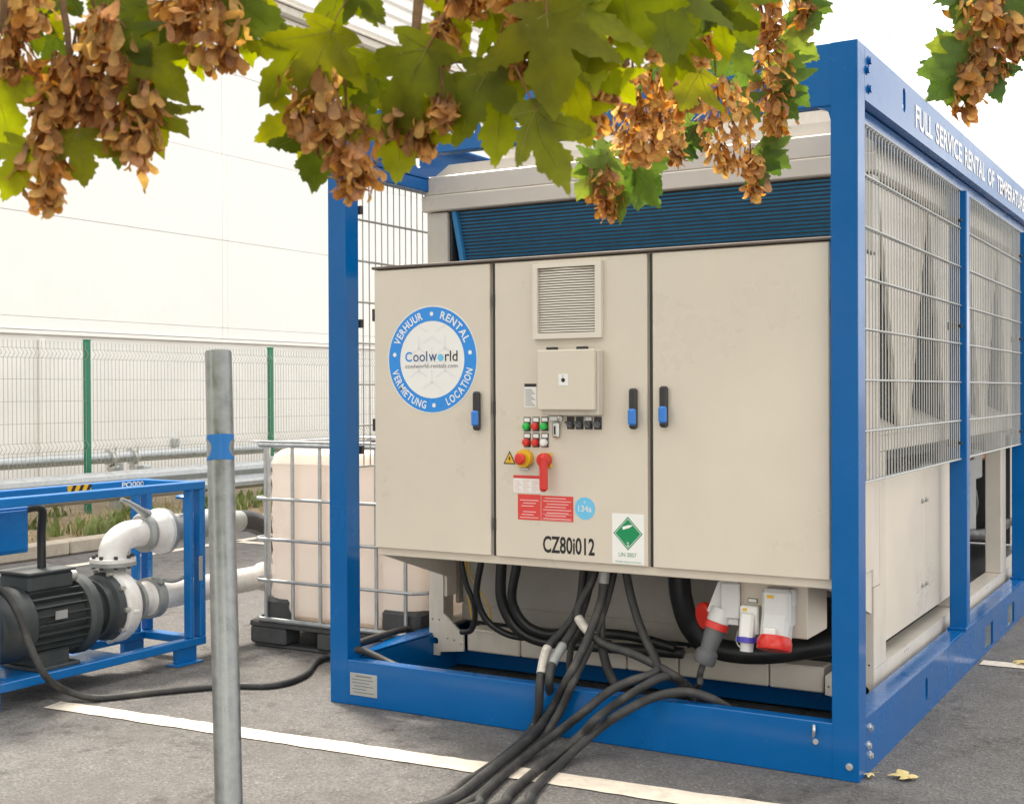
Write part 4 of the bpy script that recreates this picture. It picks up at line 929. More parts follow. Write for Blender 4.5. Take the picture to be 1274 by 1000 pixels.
mb = MB(); mb.box(ax - .13, ax + .13, -.62, -.44, .127, .215, .012); mb.box(ax - .165, ax + .165, -.65, -.41, .1265, .145, .004); part('motor_foot', mb, M['motor'], pu)
mb = MB(); mb.box(ax - .11, ax + .11, -.66, -.40, .495, .575, .012); tbx = part('terminal_box', mb, M['motor'], pu)
mb = MB(); mb.box(ax - .118, ax + .118, -.668, -.392, .5755, .590, .004); part('box_lid', mb, M['motor'], tbx)
mb = MB(); mb.cyl((ax + .06, -.398, .54), (ax + .06, -.36, .54), .03, n=18); part('pressure_gauge', mb, M['zinc'], pu)
mb = MB(); mb.box(ax + .1805, ax + .182, -.57, -.50, az + .02, az + .06); part('rating_plate', mb, M['wire'], pu, False)
# discharge line
dl = thing('discharge_pipe', (ax, -.06, .5), 'white painted elbow pipe rising from the pump to a lever valve', 'pipe')
mb = MB(); mb.lathe((ax, -.06, .50), (0, 0, 1), [(0, .065), (.045, .065), (.048, .115), (.068, .115), (.068, .07)], 26); part('lower_flange', mb, M['castgrey'], dl)
mb = MB()
for i in range(8):
    a = i * math.pi / 4 + .2; p = Vector((ax + .095 * math.cos(a), -.06 + .095 * math.sin(a), .535)); mb.cyl(p, p + Vector((0, 0, .068)), .010, n=6)
part('flange_bolts', mb, M['darkgrey'], dl, False)
mb = MB(); mb.lathe((ax, -.06, .5685), (0, 0, 1), [(0, .07), (0, .115), (.018, .115), (.018, .07)], 26); part('upper_flange', mb, M['whitepipe'], dl)
mb = MB(); pts = [(ax, -.06, .57), (ax, -.06, .60)] + [(ax, -.06 + .125 * (1 - math.cos(t)), .60 + .095 * math.sin(t)) for t in [math.pi / 2 * i / 7 for i in range(1, 8)]] + [(ax, .14, .695)]
mb.tube(pts, .073, n=22, sub=3); part('elbow', mb, M['whitepipe'], dl)
mb = MB(); mb.lathe((ax, .125, .695), (0, 1, 0), [(0, .07), (0, .092), (.018, .105), (.035, .105), (.04, .09), (.05, .09)], 26); part('coupling', mb, M['castgrey'], dl)
mb = MB(); mb.tube([(ax + .02, .155, .79), (ax + .035, .11, .81), (ax + .03, .03, .86), (ax + .03, -.03, .885)], [.028, .022, .013, .010], n=8); part('valve_lever', mb, M['castgrey'], dl)
mb = MB(); mb.lathe((ax, .176, .692), (0, 1, 0), [(0, .085), (.02, .098), (.05, .105), (.07, .122), (.092, .122), (.092, .08)], 28); vb = part('valve_body', mb, M['whitepipe'], dl)
mb = MB()
for yy in (.236,):
    for i in range(8):
        a = i * math.pi / 4; p = Vector((ax + .10 * math.cos(a), yy, .692 + .10 * math.sin(a))); mb.cyl(p, p + Vector((0, .07, 0)), .011, n=6)
part('valve_bolts', mb, M['zinc'], vb, False)
mb = MB(); mb.lathe((ax, .2715, .690), (0, 1, 0), [(0, .09), (0, .122), (.022, .122), (.025, .085), (.30, .080), (.33, .09), (.36, .09), (.365, .072), (.61, .06)], 26); part('outlet_spool', mb, M['castgrey'], dl)
mb = MB(); mb.cyl((ax + .02, .43, .76), (ax + .02, .43, .86), .014, n=10); mb.lathe((ax + .02, .43, .855), (0, 0, 1), [(0, .05), (.012, .052), (.02, .04)], 16); part('bleed_valve', mb, M['skid_blue'], dl)
# suction line
sl = thing('suction_pipe', (ax, .5, .28), 'grey suction pipe with clamp coupling leading away from the pump', 'pipe')
mb = MB(); mb.lathe((ax, .0765, az), (0, 1, 0), [(0, .05), (0, .078), (.07, .078), (.09, .095), (.11, .095), (.115, .07)], 26); mb.lathe((ax, .196, az - .002), (0, 1, 0), [(0, .07), (0, .10), (.02, .10), (.025, .072), (.85, .070), (.87, .085), (.90, .085), (.905, .072), (1.1, .06)], 26); part('pipe', mb, M['whitepipe'], sl)
mb = MB(); mb.lathe((ax, .165, az), (0, 1, 0), [(0, .09), (0, .108), (.055, .108), (.055, .09)], 26); mb.box(ax + .02, ax + .10, .175, .205, az + .08, az + .115, .006); part('clamp', mb, M['castgrey'], sl)
mb = MB(); mb.tube([(ax + .06, .19, az + .11), (ax + .09, .26, az + .085), (ax + .09, .36, az + .10), (ax + .09, .46, az + .16)], .010, n=8); part('clamp_lever', mb, M['castgrey'], sl)
mb = MB(); mb.tube([(ax, .88, .69), (ax, .98, .675), (ax - .02, 1.15, .60), (ax - .1, 1.5, .35), (ax - .12, 2.1, .09), (ax - .1, 3.2, .07)], .062, n=16)
single('discharge_hose', mb, M['hose'], 'thick black discharge hose dropping away behind the white tank', 'hose', ang=60)
mb = MB(); mb.tube([(ax, 1.29, az), (ax - .01, 1.5, .30), (ax - .03, 1.9, .12), (ax, 3.0, .075)], .062, n=16); single('suction_hose', mb, M['hose'], 'black suction hose lying on the asphalt beyond the clamp coupling', 'hose', ang=60)
# flexible conduit from control box to terminal box
mb = MB(); mb.tube([(ax + .05, -.70, .86), (ax + .05, -.60, .89), (ax + .03, -.52, .87), (ax, -.50, .76), (ax, -.50, .59)], .021, n=12); part('conduit', mb, M['hose'], sk_, ang=60)
# supply cable from the motor over the asphalt into the frame
mb = MB(); cpts = [P(-40, 715, 'x', -3.66), P(2, 735, 'x', -3.62), P(22, 762, 'x', -3.57), P(38, 805, 'x', -3.52), P(58, 842, 'x', -3.46), P(86, 860, 'z', .05), P(125, 868, 'z', .016), P(190, 861, 'z', .016), P(280, 853, 'z', .016), P(340, 852, 'z', .016), P(378, 840, 'z', .016), P(404, 818, 'z', .02), Vector((-2.72, .82, .06)), Vector((-2.52, .74, .205)), P(438, 803, 'x', -2.39), P(455, 810, 'x', -2.31), P(480, 822, 'x', -2.20), P(505, 836, 'x', -2.08), Vector((-1.9, .12, .03))]
mb.tube(cpts, .0165, n=10, sub=8); single('supply_cable', mb, M['black'], 'black rubber cable snaking over the asphalt from the pump to the blue frame', 'cable', ang=60)

# ================================================================== IBC TANK
IX0, IX1, IY0, IY1 = -3.65, -2.46, .79, 1.79
ib = thing('liquid_tank', ((IX0 + IX1) / 2, (IY0 + IY1) / 2, 0), 'white plastic liquid tank in a galvanised cage on a black pallet', 'tank')
mb = MB(); mb.box(IX0, IX1, IY0, IY1, .115, .145, .006); part('pallet_deck', mb, M['pallet'], ib)
for x0, x1 in ((IX0, IX0 + .26), (-3.17, -2.94), (IX1 - .26, IX1)):
    for y0, y1 in ((IY0, IY0 + .14), (IY0 + .43, IY0 + .57), (IY1 - .14, IY1)):
        mb = MB(); mb.box(x0, x1, y0, y1, .02, .1145, .012); part('pallet_foot', mb, M['pallet'], ib)
for y in (IY0 + .02, IY1 - .12):
    mb = MB(); mb.box(IX0 + .02, IX1 - .02, y, y + .10, .002, .019, .004); part('pallet_runner', mb, M['pallet'], ib)
def bottle(z0, z1, nm, m_, top):
    mb = MB(); bm = bmesh.new(); x0, x1, y0, y1 = IX0 + .075, IX1 - .06, IY0 + .045, IY1 - .05
    def ringp(ins, z, r=.10, n=5):
        p = []
        for cx_, cy_, a0 in ((x1 - ins - r, y1 - ins - r, 0), (x0 + ins + r, y1 - ins - r, 90), (x0 + ins + r, y0 + ins + r, 180), (x1 - ins - r, y0 + ins + r, 270)):
            for i in range(n + 1): a = R(a0 + 90 * i / n); p.append((cx_ + r * math.cos(a), cy_ + r * math.sin(a), z))
        return p
    lv = []
    if top:
        lv = [(0, z0), (0, z1 - .10), (.012, z1 - .05), (.04, z1 - .02), (.10, z1)]
    else:
        lv = [(.05, z0), (.012, z0 + .03), (0, z0 + .07)]
        k = 9
        for i in range(k): z = z0 + .07 + (z1 - z0 - .07) * i / k; lv += [(0, z + .01), (.004, z + (z1 - z0 - .07) / k * .5)]
        lv.append((0, z1))
    vs = []; n = 24
    for ins, z in lv: vs += ringp(ins, z)
    fs = [(k * n + i, k * n + (i + 1) % n, (k + 1) * n + (i + 1) % n, (k + 1) * n + i) for k in range(len(lv) - 1) for i in range(n)] + [tuple(range(n - 1, -1, -1)), tuple(range((len(lv) - 1) * n, len(lv) * n))]
    mb.add(vs, fs); return part(nm, mb, M[m_], ib)
bottle(.155, 1.03, 'bottle', 'bottle', False); bottle(1.031, 1.125, 'bottle_shoulder', 'bottletop', True)
mb = MB(); mb.cyl(((IX0 + IX1) / 2, (IY0 + IY1) / 2, 1.12), ((IX0 + IX1) / 2, (IY0 + IY1) / 2, 1.155), .09, n=24); part('filler_cap', mb, M['blackplastic'], ib)
for x0, x1 in ((IX0 + .065, IX0 + .26), (-2.76, IX1 - .05)):
    mb = MB(); mb.box(x0, x1, IY0 + .032, IY0 + .30, .150, .275, .02); part('corner_guard', mb, M['pallet'], ib)
r_ = .0105
xs = [-3.535, -3.340, -3.147, -2.955, -2.767, -2.578]
def bar(name, pts, r=r_): mb = MB(); mb.tube(pts, r, n=8, smooth=False); return part(name, mb, M['galv'], ib)
for yy, s_ in ((IY0 + .012, -1), (IY1 - .012, 1)):
    for x in xs: bar('cage_bar', [(x, yy, .16), (x, yy, 1.13)])
for xx in (IX0 + .045, IX1 - .03):
    for k in range(5): y = IY0 + .12 + k * .19; bar('cage_bar', [(xx, y, .16), (xx, y, 1.13)])
def hoop(z, g, r): 
    x0, x1, y0, y1 = IX0 + .045 - g, IX1 - .03 + g, IY0 + .012 - g, IY1 - .012 + g; k = .05
    p = [(x0 + k, y0, z), (x1 - k, y0, z), (x1, y0 + k, z), (x1, y1 - k, z), (x1 - k, y1, z), (x0 + k, y1, z), (x0, y1 - k, z), (x0, y0 + k, z), (x0 + k, y0, z)]; return p
for z in (.380, .610, .836): bar('cage_hoop', hoop(z, .018, r_), .0095)
bar('cage_top_rail', hoop(1.137, .010, .014), .015); bar('cage_base_rail', hoop(.160, .012, .014), .014)
mb = MB(); mb.box(IX0 + .02, IX1 - .01, IY0 - .005, IY0 + .04, 1.152, 1.160, .002); part('top_strap', mb, M['galv'], ib)

# ================================================================== BOLLARD
dn = 3.42; pt = P(271.5, 437, 'd', dn + .04); pb_ = P(288, 1140, 'd', dn - .16)
k = (0 - pb_.z) / (pt.z - pb_.z); pb_ = pb_ + (pt - pb_) * k
bo = thing('steel_post', pb_, 'leaning galvanised steel tube post with a torn blue sticker', 'post')
d_ = (pt - pb_); Lp = d_.length; d_.normalize()
mb = MB(); mb.lathe(pb_, d_, [(0, .0365), (Lp - .004, .0365), (Lp, .0345), (Lp, .031), (Lp - .20, .031)], 32); part('tube', mb, M['oldgalv'], bo)
mb = MB(); q0 = (P(273, 573, 'd', dn) - pb_).length; q1 = (P(272.5, 541, 'd', dn) - pb_).length
u = AR - d_ * AR.dot(d_); u.normalize(); v = d_.cross(u); rr = .0373
na, nb = 84, 22; grid = []
for j in range(nb + 1):
    for i in range(na + 1):
        a = math.pi * .86 + math.pi * 1.32 * i / na; t = q0 + (q1 - q0) * j / nb
        grid.append(pb_ + d_ * t + (u * math.cos(a) + v * math.sin(a)) * rr)
fs = []
for j in range(nb):
    for i in range(na):
        a = math.pi * .86 + math.pi * 1.32 * (i + .5) / na; h_ = (j + .5) / nb
        if any(((a - c_) / .62) ** 2 + ((h_ - .47) / .36) ** 2 < 1 for c_ in (math.pi * 1.145, math.pi * 1.985)): continue
        fs.append((j * (na + 1) + i, j * (na + 1) + i + 1, (j + 1) * (na + 1) + i + 1, (j + 1) * (na + 1) + i))
mb.add(grid, fs); stk = part('torn_sticker', mb, M['skid_blue'], bo, True, 'torn blue sticker wrapped around the post')

# ================================================================== MAPLE TREE
TR = Vector((-.9, -7.2, 0))
tr = thing('maple_tree', TR, 'maple tree with drooping leaves and dry brown seed clusters hanging over the scene', 'tree')
rt = random.Random(21)
mb = MB(); mb.tube([TR, TR + Vector((.03, .02, 1.2)), TR + Vector((.1, .1, 2.4)), TR + Vector((.25, .3, 3.6)), TR + Vector((.3, .5, 5.2)), TR + Vector((.35, .5, 6.5))], [.20, .17, .15, .12, .08, .03], n=16); part('trunk', mb, M['bark'], tr)
limb_pts = [TR + Vector((.2, .22, 3.2)), TR + Vector((.5, 1.0, 3.6)), TR + Vector((1.0, 2.4, 3.5)), TR + Vector((1.2, 3.9, 3.0)), TR + Vector((1.1, 5.0, 2.55))]
mb = MB(); mb.tube(limb_pts, [.09, .07, .05, .035, .015], n=12); part('limb', mb, M['bark'], tr)
def branch(pts, r0, r1, nm='branch'):
    mb = MB(); k = len(pts); mb.tube(pts, [r0 + (r1 - r0) * i / (k - 1) for i in range(k)], n=8); part(nm, mb, M['bark'], tr)
LE = limb_pts[-1]; LM = limb_pts[-2]
D1, D2, D3 = 2.0, 3.3, 2.8
branch([LM, P(380, -260, 'd', 1.9), P(120, -130, 'd', 1.9), P(78, -30, 'd', 1.95), P(84, 40, 'd', 1.98), P(86, 74, 'd', 2.0)], .010, .004)
branch([P(86, 74, 'd', 2.0), P(108, 98, 'd', 2.0), P(145, 146, 'd', 2.02)], .0042, .002, 'twig')
branch([LM, P(560, -200, 'd', 2.0), P(528, -60, 'd', 2.0), P(520, 10, 'd', 2.0), P(511, 62, 'd', 2.0), P(470, 85, 'd', 2.0), P(438, 96, 'd', 2.02)], .013, .0035)
branch([P(511, 62, 'd', 2.0), P(560, 74, 'd', 2.02), P(612, 84, 'd', 2.05)], .006, .003, 'twig')
branch([LM, P(800, -220, 'd', 2.3), P(790, -60, 'd', 2.3), P(782, 60, 'd', 2.3), P(764, 97, 'd', 2.32), P(744, 94, 'd', 2.33)], .014, .004)
branch([LE, P(900, -120, 'd', 3.0), P(930, -40, 'd', 3.2), P(944, 0, 'd', 3.3), P(953, 55, 'd', 3.3)], .013, .004)
branch([P(930, -40, 'd', 3.2), P(880, 40, 'd', 3.2), P(832, 115, 'd', 3.2), P(812, 152, 'd', 3.2), P(765, 215, 'd', 3.2)], .006, .002, 'twig')
branch([LE, P(1080, -200, 'd', 2.8), P(1220, -110, 'd', 2.8), P(1245, -20, 'd', 2.8), P(1225, 60, 'd', 2.8), P(1208, 85, 'd', 2.8)], .013, .003)
branch([LM, P(150, -300, 'd', 1.8), P(0, -120, 'd', 1.8), P(5, 0, 'd', 1.85), P(-2, 40, 'd', 1.9)], .010, .004)
# ---- leaf meshes
HALF = [(0, 0), (.08, -.09), (.19, -.14), (.30, -.13), (.43, -.06), (.34, .03), (.24, .10), (.36, .13), (.47, .19), (.55, .29), (.66, .36), (.79, .52), (.63, .52), (.52, .50), (.40, .50), (.21, .42), (.24, .54), (.31, .66), (.23, .73), (.19, .85), (.09, .94), (0, 1.10)]
def leaf_mesh(seed, mname):
    rr = random.Random(seed); half = HALF; wv = rr.uniform(.9, 1.12)
    def side(sg):
        out_ = []
        for i in range(len(half) - 1):
            a, b = half[i], half[i + 1]; out_.append((sg * a[0] * wv + rr.gauss(0, .008), a[1] + rr.gauss(0, .008)))
            ln = math.hypot(b[0] - a[0], b[1] - a[1])
            if ln > .10 and i > 3 and rr.random() < .75:
                mx_, my_ = (a[0] + b[0]) / 2, (a[1] + b[1]) / 2; nx_, ny_ = (b[1] - a[1]) / ln, -(b[0] - a[0]) / ln
                tx, ty = (b[0] - a[0]) / ln, (b[1] - a[1]) / ln; e = rr.uniform(.008, .042)
                out_.append((sg * (mx_ + nx_ * e + tx * .012) * wv, my_ + ny_ * e + ty * .012)); out_.append((sg * (mx_ - nx_ * .006 + tx * .028) * wv, my_ - ny_ * .006 + ty * .028))
        return out_
    rgt = side(1); lft = side(-1)
    poly = rgt + [(0, half[-1][1])] + lft[:0:-1]
    poly[0] = (0, 0)
    fold = rr.uniform(.05, .30); curl = rr.uniform(-.35, .10); wav = rr.uniform(.02, .05); ph = rr.uniform(0, 6); tw = rr.uniform(-.15, .15)
    def zf(x, y): return fold * abs(x) * (1 - .6 * abs(x)) * .6 + curl * max(y, 0) ** 2 * .6 + wav * math.sin(7 * y + ph + 5 * x) - .30 * x * x + tw * x * y
    bm = bmesh.new(); vs = [bm.verts.new((x, y, 0)) for x, y in poly]
    for i in range(len(vs)): bm.edges.new((vs[i], vs[(i + 1) % len(vs)]))
    mid = [bm.verts.new((0, t, 0)) for t in (.25, .5, .75)]
    ch_ = [vs[0]] + mid + [vs[len(rgt)]]
    for a, b in zip(ch_[:-1], ch_[1:]): bm.edges.new((a, b))
    bmesh.ops.triangle_fill(bm, use_beauty=True, use_dissolve=False, edges=bm.edges[:])
    bmesh.ops.subdivide_edges(bm, edges=[e for e in bm.edges if e.calc_length() > .16], cuts=1, use_grid_fill=False)
    bmesh.ops.triangulate(bm, faces=bm.faces[:])
    for v_ in bm.verts: v_.co.z = zf(v_.co.x, v_.co.y)
    nl = len(bm.faces)
    me = bpy.data.meshes.new('leaf'); bm.to_mesh(me); bm.free()
    # veins + petiole as thin tubes (slot 1)
    q = MB(); q.v = [v_.co.copy() for v_ in me.vertices]; q.f = [tuple(p.vertices) for p in me.polygons]; q.mi = [0] * len(q.f)
    q.tube([(0, 0, zf(0, 0)), (rr.uniform(-.03, .03), -.25, .03 + zf(0, 0)), (rr.uniform(-.08, .08), -.6, .12)], .011, n=4, sub=3, mi=1, caps=False)
    for ex, ey in ((0, .95), (.62, .47), (-.62, .47), (.33, -.03), (-.33, -.03)):
        q.tube([(ex * t, ey * t, zf(ex * t, ey * t) - .004) for t in (0, .35, .7, .97)], [.008, .006, .004, .002], n=3, smooth=False, mi=2, caps=False)
    m2 = bpy.data.meshes.new('leaf'); m2.from_pydata(q.v, [], q.f)
    for mm in (M[mname], M['petiole'], M['vein']): m2.materials.append(mm)
    m2.polygons.foreach_set('material_index', q.mi); m2.shade_smooth(); m2.update(); return m2
M['vein'] = mat('leaf_vein', (.34, .34, .08, 1), .5, vary=0, trans=.5)
LV = [leaf_mesh(i, 'leaf') for i in range(7)]; LF = [leaf_mesh(40 + i, 'leaf_fresh') for i in range(6)]
def put_leaf(bx, by, tx, ty, d, fresh=False, tilt=None, wid=1.0, parent=tr):
    tl = rt.uniform(-.35, .35) if tilt is None else tilt
    p0 = P(bx, by, 'd', d); p1 = P(tx, ty, 'd', d); ln0 = (p1 - p0).length; p1 = p1 - ray(tx, ty).normalized() * (ln0 * tl)
    yv = p1 - p0; ln = yv.length / 1.03; yv.normalize()
    nrm = -ray(bx, by).normalized() + Vector((rt.gauss(0, .32), rt.gauss(0, .32), rt.gauss(0, .25) + .15)); nrm = nrm - yv * nrm.dot(yv); nrm.normalize(); xv = yv.cross(nrm)
    if rt.random() < .3: nrm = -nrm; xv = -xv
    o = bpy.data.objects.new('leaf', rt.choice(LF if fresh else LV)); C.objects.link(o); o.parent = parent
    mm = Matrix.Identity(4)
    for i in range(3): mm[i][0] = xv[i] * ln * wid; mm[i][1] = yv[i] * ln; mm[i][2] = nrm[i] * ln; mm[i][3] = p0[i] - TR[i]
    o.matrix_local = mm; return o
BIG = [  # base px, tip px, depth
 (-8, 92, 12, 188, 2.0), (34, 182, 6, 244, 2.0), (98, 168, 106, 232, 2.0), (145, 168, 148, 210, 2.1), (172, 118, 210, 192, 2.0), (190, 122, 228, 178, 2.05), (176, 62, 232, 122, 2.0),
 (136, -8, 190, 52, 2.05), (148, 38, 186, 80, 2.0), (126, -18, 116, 24, 2.1), (78, -12, 102, 24, 2.1), (54, 10, 80, 48, 2.1), (44, 22, 46, 66, 2.1), (40, 84, 54, 138, 2.05), (162, 84, 200, 126, 2.05),
 (120, 40, 96, 66, 2.1), (128, 30, 132, 66, 2.1), (70, 45, 55, 80, 2.15), (175, 10, 205, 60, 2.1), (215, 30, 190, 92, 2.1), (20, 20, 12, 60, 2.1), (-10, 10, 14, 40, 2.05), (105, 90, 75, 128, 2.1), (235, 55, 205, 100, 2.15),
 (290, -12, 350, 50, 2.0), (376, 56, 324, 128, 2.0), (412, 40, 374, 122, 1.95), (430, -30, 402, 48, 2.0), (440, -18, 478, 26, 2.0), (380, 142, 320, 174, 2.05), (398, 160, 388, 238, 2.05), (300, 25, 318, 80, 2.1), (330, 5, 300, 60, 2.1), (430, 60, 452, 110, 2.05),
 (530, 60, 478, 172, 1.95), (500, 132, 497, 226, 2.0), (606, 86, 566, 178, 1.95), (626, 112, 616, 204, 1.95), (440, 100, 432, 156, 2.1), (560, 30, 530, 90, 2.05), (585, 100, 640, 160, 2.0), (470, 100, 442, 150, 2.1), (545, 100, 520, 150, 2.05), (575, 5, 545, 60, 2.1),
 (664, 138, 697, 242, 1.9), (688, -10, 752, 66, 1.95), (722, 5, 746, 104, 1.95), (772, -20, 796, 80, 2.0), (680, 15, 692, 132, 1.9), (824, -24, 834, 76, 2.05), (712, 130, 734, 182, 2.1), (640, 60, 620, 130, 2.0), (700, 60, 722, 150, 1.95), (650, -20, 620, 40, 2.0), (745, -20, 715, 50, 2.05), (800, -15, 772, 55, 2.1), (610, 20, 640, 80, 2.05), (740, 70, 770, 118, 2.1),
 (850, -20, 872, 40, 2.2), (852, 42, 842, 98, 2.3), (908, -18, 938, 54, 2.3), (896, 10, 902, 76, 2.3), (880, -10, 860, 50, 2.3), (905, 56, 936, 92, 2.6), (838, 60, 826, 112, 2.3), (870, 90, 842, 140, 2.5), (760, 90, 790, 130, 2.3)]
FRESH = [(748, 196, 714, 216, 3.1), (742, 196, 778, 176, 3.1), (762, 200, 738, 240, 3.1), (790, 206, 822, 242, 3.1), (792, 214, 816, 258, 3.1), (772, 246, 778, 280, 3.1), (738, 212, 718, 248, 3.1), (798, 190, 830, 208, 3.15), (780, 220, 760, 258, 3.2), (756, 186, 728, 200, 3.2), (800, 225, 790, 262, 3.2),
 (978, 52, 1018, 74, 3.3), (984, 72, 1000, 96, 3.3), (1002, -6, 1034, 16, 3.3), (998, 0, 1020, 34, 3.3), (972, 96, 1006, 132, 3.3), (968, 118, 992, 148, 3.3), (948, 182, 982, 208, 3.3), (952, 180, 980, 178, 3.3), (948, 192, 970, 218, 3.3), (942, 206, 954, 232, 3.3), (862, 160, 872, 190, 3.2), (846, 150, 858, 200, 3.2), (818, 84, 832, 134, 3.1), (918, 120, 946, 154, 3.3), (985, 20, 1000, 60, 3.4), (965, 70, 985, 110, 3.4), (880, 60, 905, 96, 3.2), (930, 80, 915, 120, 3.3), (836, 176, 866, 198, 3.2), (962, 140, 978, 170, 3.4),
 (1212, 60, 1152, 56, 2.8), (1208, 74, 1144, 90, 2.8), (1196, 84, 1154, 126, 2.8), (1184, 98, 1186, 136, 2.85), (1226, 78, 1246, 126, 2.8), (1224, 80, 1262, 94, 2.8), (1204, -14, 1188, 26, 2.8), (1190, -14, 1172, 10, 2.8), (1250, 4, 1280, 34, 2.8), (1262, -10, 1290, 12, 2.8), (1236, -16, 1252, 20, 2.85), (1205, 40, 1186, 70, 2.85), (1215, 20, 1236, 56, 2.9), (1270, 40, 1286, 80, 2.8)]
for a in BIG: put_leaf(*a)
for a in FRESH: put_leaf(*a, fresh=True, wid=rt.uniform(.95, 1.15))
# leaves just above the picture so the spray continues upwards
for i in range(170):
    px = rt.uniform(-150, 1350); py = -rt.uniform(60, 420) ; d = rt.uniform(1.8, 2.6) if px < 850 else rt.uniform(2.6, 3.4)
    a = rt.gauss(0, .9); l_ = .13 * FPX / d * rt.uniform(.7, 1.1)
    if py + abs(math.cos(a)) * l_ > -12 and px > 0: continue
    put_leaf(px, py, px + math.sin(a) * l_, py + math.cos(a) * l_, d, fresh=rt.random() < .4)
# ---- seed clusters
WING = [(0, .07), (.2, .09), (.5, .17), (.78, .20), (.95, .13), (1.02, -.03), (.96, -.19), (.78, -.29), (.5, -.28), (.22, -.17), (0, -.07)]
SEEDCOL = [Vector((.38, .165, .040)), Vector((.52, .255, .070)), Vector((.60, .36, .13)), Vector((.50, .27, .15)), Vector((.66, .42, .14)), Vector((.30, .120, .035))]
def seed_mb(mb, o, dr, nr, ln, curl):
    sd_ = dr.cross(nr)
    if not hasattr(mb, 'vc'): mb.vc = [(.22, .13, .05, 1)] * len(mb.v)
    c0 = rt.choice(SEEDCOL) * rt.uniform(.8, 1.2); pale = c0.lerp(Vector((.70, .46, .19)), rt.uniform(.05, .5))
    def tone(a): q = (c0 * .55).lerp(pale, min(1, max(0, a * 1.15))); return (q.x, q.y, q.z, 1)
    mb.vc += [tone(a) for a, b in WING] + [tone(.3), tone(.7)] + [tone(-.1)] * 6
    vs = [o + (dr * a + sd_ * b + nr * (curl * a * a + .5 * math.sin(a * 3 + curl * 20) * b + .05 * math.sin(a * 9 + curl * 50))) * ln for a, b in WING] + [o + (dr * a + sd_ * (-.05) + nr * (curl * a * a + .05)) * ln for a in (.3, .7)]
    n = len(WING); fs = [(0, 1, n), (1, 2, n), (2, 3, n + 1), (2, n + 1, n), (3, 4, n + 1), (4, 5, n + 1), (5, 6, n + 1), (6, 7, n + 1), (7, 8, n + 1), (8, n, n + 1), (8, 9, n), (9, 10, n), (10, 0, n)]
    mb.add(vs, fs)
    c_ = o + dr * (-.02 * ln); r_ = ln * .085; ax_ = [dr * 1.5, -dr * 1.5, sd_, -sd_, nr * .8, -nr * .8]
    mb.add([c_ + v_ * r_ for v_ in ax_], [(0, 2, 4), (2, 1, 4), (1, 3, 4), (3, 0, 4), (2, 0, 5), (1, 2, 5), (3, 1, 5), (0, 3, 5)])
def tone_attr(o, mb):
    ca = o.data.color_attributes.new('tone', 'FLOAT_COLOR', 'POINT'); ca.data.foreach_set('color', [c_ for v_ in mb.vc for c_ in v_])
CL = [(25, -10, 32, 45, 34, 2.0), (14, 58, 20, 104, 26, 2.0), (122, 24, 136, 58, 22, 2.0), (130, 58, 136, 118, 36, 2.0), (86, 84, 62, 170, 34, 2.0), (62, 165, 58, 268, 30, 2.0), (102, 88, 112, 168, 32, 2.02), (184, 108, 172, 214, 26, 2.0), (150, 135, 152, 194, 26, 2.0),
 (252, -16, 268, 88, 46, 2.0), (225, -10, 225, 50, 30, 2.05), (388, 92, 396, 192, 34, 2.0), (432, 148, 440, 252, 32, 2.0), (500, 128, 526, 196, 24, 2.0), (552, 36, 544, 96, 22, 2.0), (552, 138, 554, 162, 14, 1.95), (592, -12, 580, 24, 32, 2.0), (642, -4, 662, 48, 32, 1.95), (654, 54, 664, 106, 32, 1.95),
 (742, 58, 750, 88, 10, 2.0), (800, 26, 812, 80, 14, 2.1), (720, 108, 762, 126, 15, 2.2), (788, 92, 796, 158, 28, 2.6), (786, 148, 806, 204, 30, 2.8), (736, 138, 742, 168, 13, 2.2), (752, 222, 756, 276, 20, 3.1), (776, 178, 792, 204, 16, 3.0), (858, 18, 872, 80, 26, 2.4), (852, 84, 856, 144, 30, 2.6),
 (892, 106, 906, 216, 34, 3.2), (934, 196, 938, 254, 14, 3.3), (954, 52, 966, 178, 25, 3.3), (948, -8, 960, 48, 25, 3.3), (1000, 6, 1002, 44, 12, 3.3), (834, 166, 842, 208, 14, 3.1), (820, 130, 826, 180, 22, 2.9),
 (1222, -8, 1214, 64, 26, 2.8), (1206, 88, 1205, 152, 19, 2.8), (1250, 26, 1268, 74, 22, 2.8), (1226, 58, 1238, 104, 18, 2.8), (1240, -4, 1262, 30, 22, 2.85)]
nsep = 0
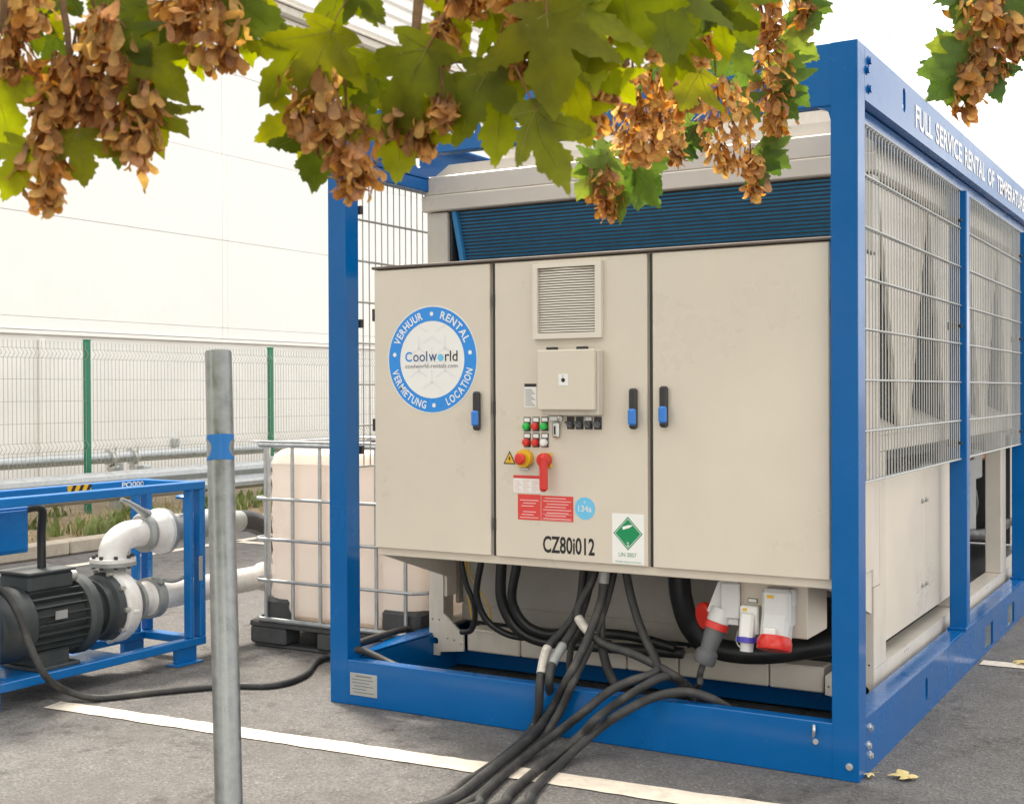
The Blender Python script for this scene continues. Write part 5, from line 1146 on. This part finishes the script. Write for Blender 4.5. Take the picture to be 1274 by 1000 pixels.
for (x0, y0, x1, y1, wd, d) in CL:
    p0 = P(x0, y0, 'd', d); p1 = P(x1, y1, 'd', d); wr = wd * d / FPX; axl = (p1 - p0); la = axl.length; ad = axl.normalized()
    ln = .040; nse = int(min(190, 26 + la * wr * 2 / (.00014)))
    mb = MB(); mb.tube([p0 - ad * .05 + Vector((0, 0, .02)), p0, p0 + axl * .5, p1], [.0028, .0025, .002, .001], n=5)
    seeds = []
    for k in range(nse):
        t = rt.random(); prof_w = wr * (.55 + .75 * math.sin(math.pi * min(1, .18 + t * .78))) * rt.uniform(.1, 1.0) ** .6
        a = rt.uniform(0, 6.283); rad = (AR * math.cos(a) + AF * math.sin(a))
        tip = p0 + axl * t + rad * prof_w
        dr = (rad * rt.uniform(.1, .8) - Vector((0, 0, 1)) * rt.uniform(.3, 1.2) + Vector((rt.gauss(0, .28), rt.gauss(0, .28), rt.gauss(0, .28)))).normalized()
        nr = rad + Vector((rt.gauss(0, .5), rt.gauss(0, .5), rt.gauss(0, .4))); nr = (nr - dr * nr.dot(dr)).normalized(); l2 = ln * rt.uniform(.58, 1.15)
        seeds.append((tip - dr * l2 * .8, dr, nr, l2, rt.uniform(-.42, .42)))
    seeds.sort(key=lambda s_: (s_[0] - CAM).length)
    nfront = min(7, len(seeds) // 4)
    for s_ in seeds[nfront:]: seed_mb(mb, *s_)
    cl = part('seed_cluster', mb, M['seed'], tr, True, ang=70); tone_attr(cl, mb)
    for s_ in seeds[:nfront]:
        q = MB(); seed_mb(q, *s_); tone_attr(part('winged_seed', q, M['seed'], cl, True, ang=70), q); nsep += 1
# crown above and behind the camera, out of the picture
mb = MB()
for k in range(5200):
    a = rt.uniform(0, 6.283); rr = abs(rt.gauss(0, 1.0)); c_ = TR + Vector((.3 + rr * 2.3 * math.cos(a), -.3 + rr * 1.3 * math.sin(a), 4.3 + rt.gauss(0, 1.0)))
    if c_.z < 2.6 or (c_ - CAM).dot(AF) > -.3 and c_.z < 3.3: continue
    u = Vector((rt.gauss(0, 1), rt.gauss(0, 1), rt.gauss(0, .5))).normalized(); v = u.orthogonal().normalized(); s_ = rt.uniform(.06, .11)
    mb.add([c_ - u * s_, c_ - u * s_ * .2 + v * s_ * .9, c_ + u * s_ * .5 + v * s_ * .5, c_ + u * s_ * 1.2, c_ + u * s_ * .5 - v * s_ * .5, c_ - u * s_ * .2 - v * s_ * .9], [(0, 1, 2, 3, 4, 5)])
part('crown', mb, M['leaf_fresh'], tr, False, kind='stuff')
for k in range(5):
    a = k * 1.26; b0 = TR + Vector((.25, .3, 3.4 + .3 * k)); branch([b0, b0 + Vector((math.cos(a) * .7, math.sin(a) * .7, .5)), b0 + Vector((math.cos(a) * 1.5, math.sin(a) * 1.5, .7))], .05, .012, 'limb')
# ---- fallen leaves
FLM = leaf_mesh(90, 'leaf').copy(); FLM.materials.clear()
for mm in ('fallen', 'petiole', 'fallen'): FLM.materials.append(M[mm])
for (px, py, rz, s_, lab) in ((1130, 967, .6, .085, 'curled yellow fallen leaf on the asphalt beside the corner of the blue frame'), (1084, 962, 2.2, .05, 'small yellow fallen leaf tucked against the foot of the blue corner post'), (1268, 822, 4.0, .09, 'yellow fallen leaf beside the white line at the right of the frame')):
    p = P(px, py, 'z', .012); o = bpy.data.objects.new('fallen_leaf', FLM); C.objects.link(o); o.location = p + Vector((0, 0, s_ * .02)); o.rotation_euler = (.12, .06, rz); o.scale = (s_, s_, s_ * 1.4); tag(o, lab, 'leaf')
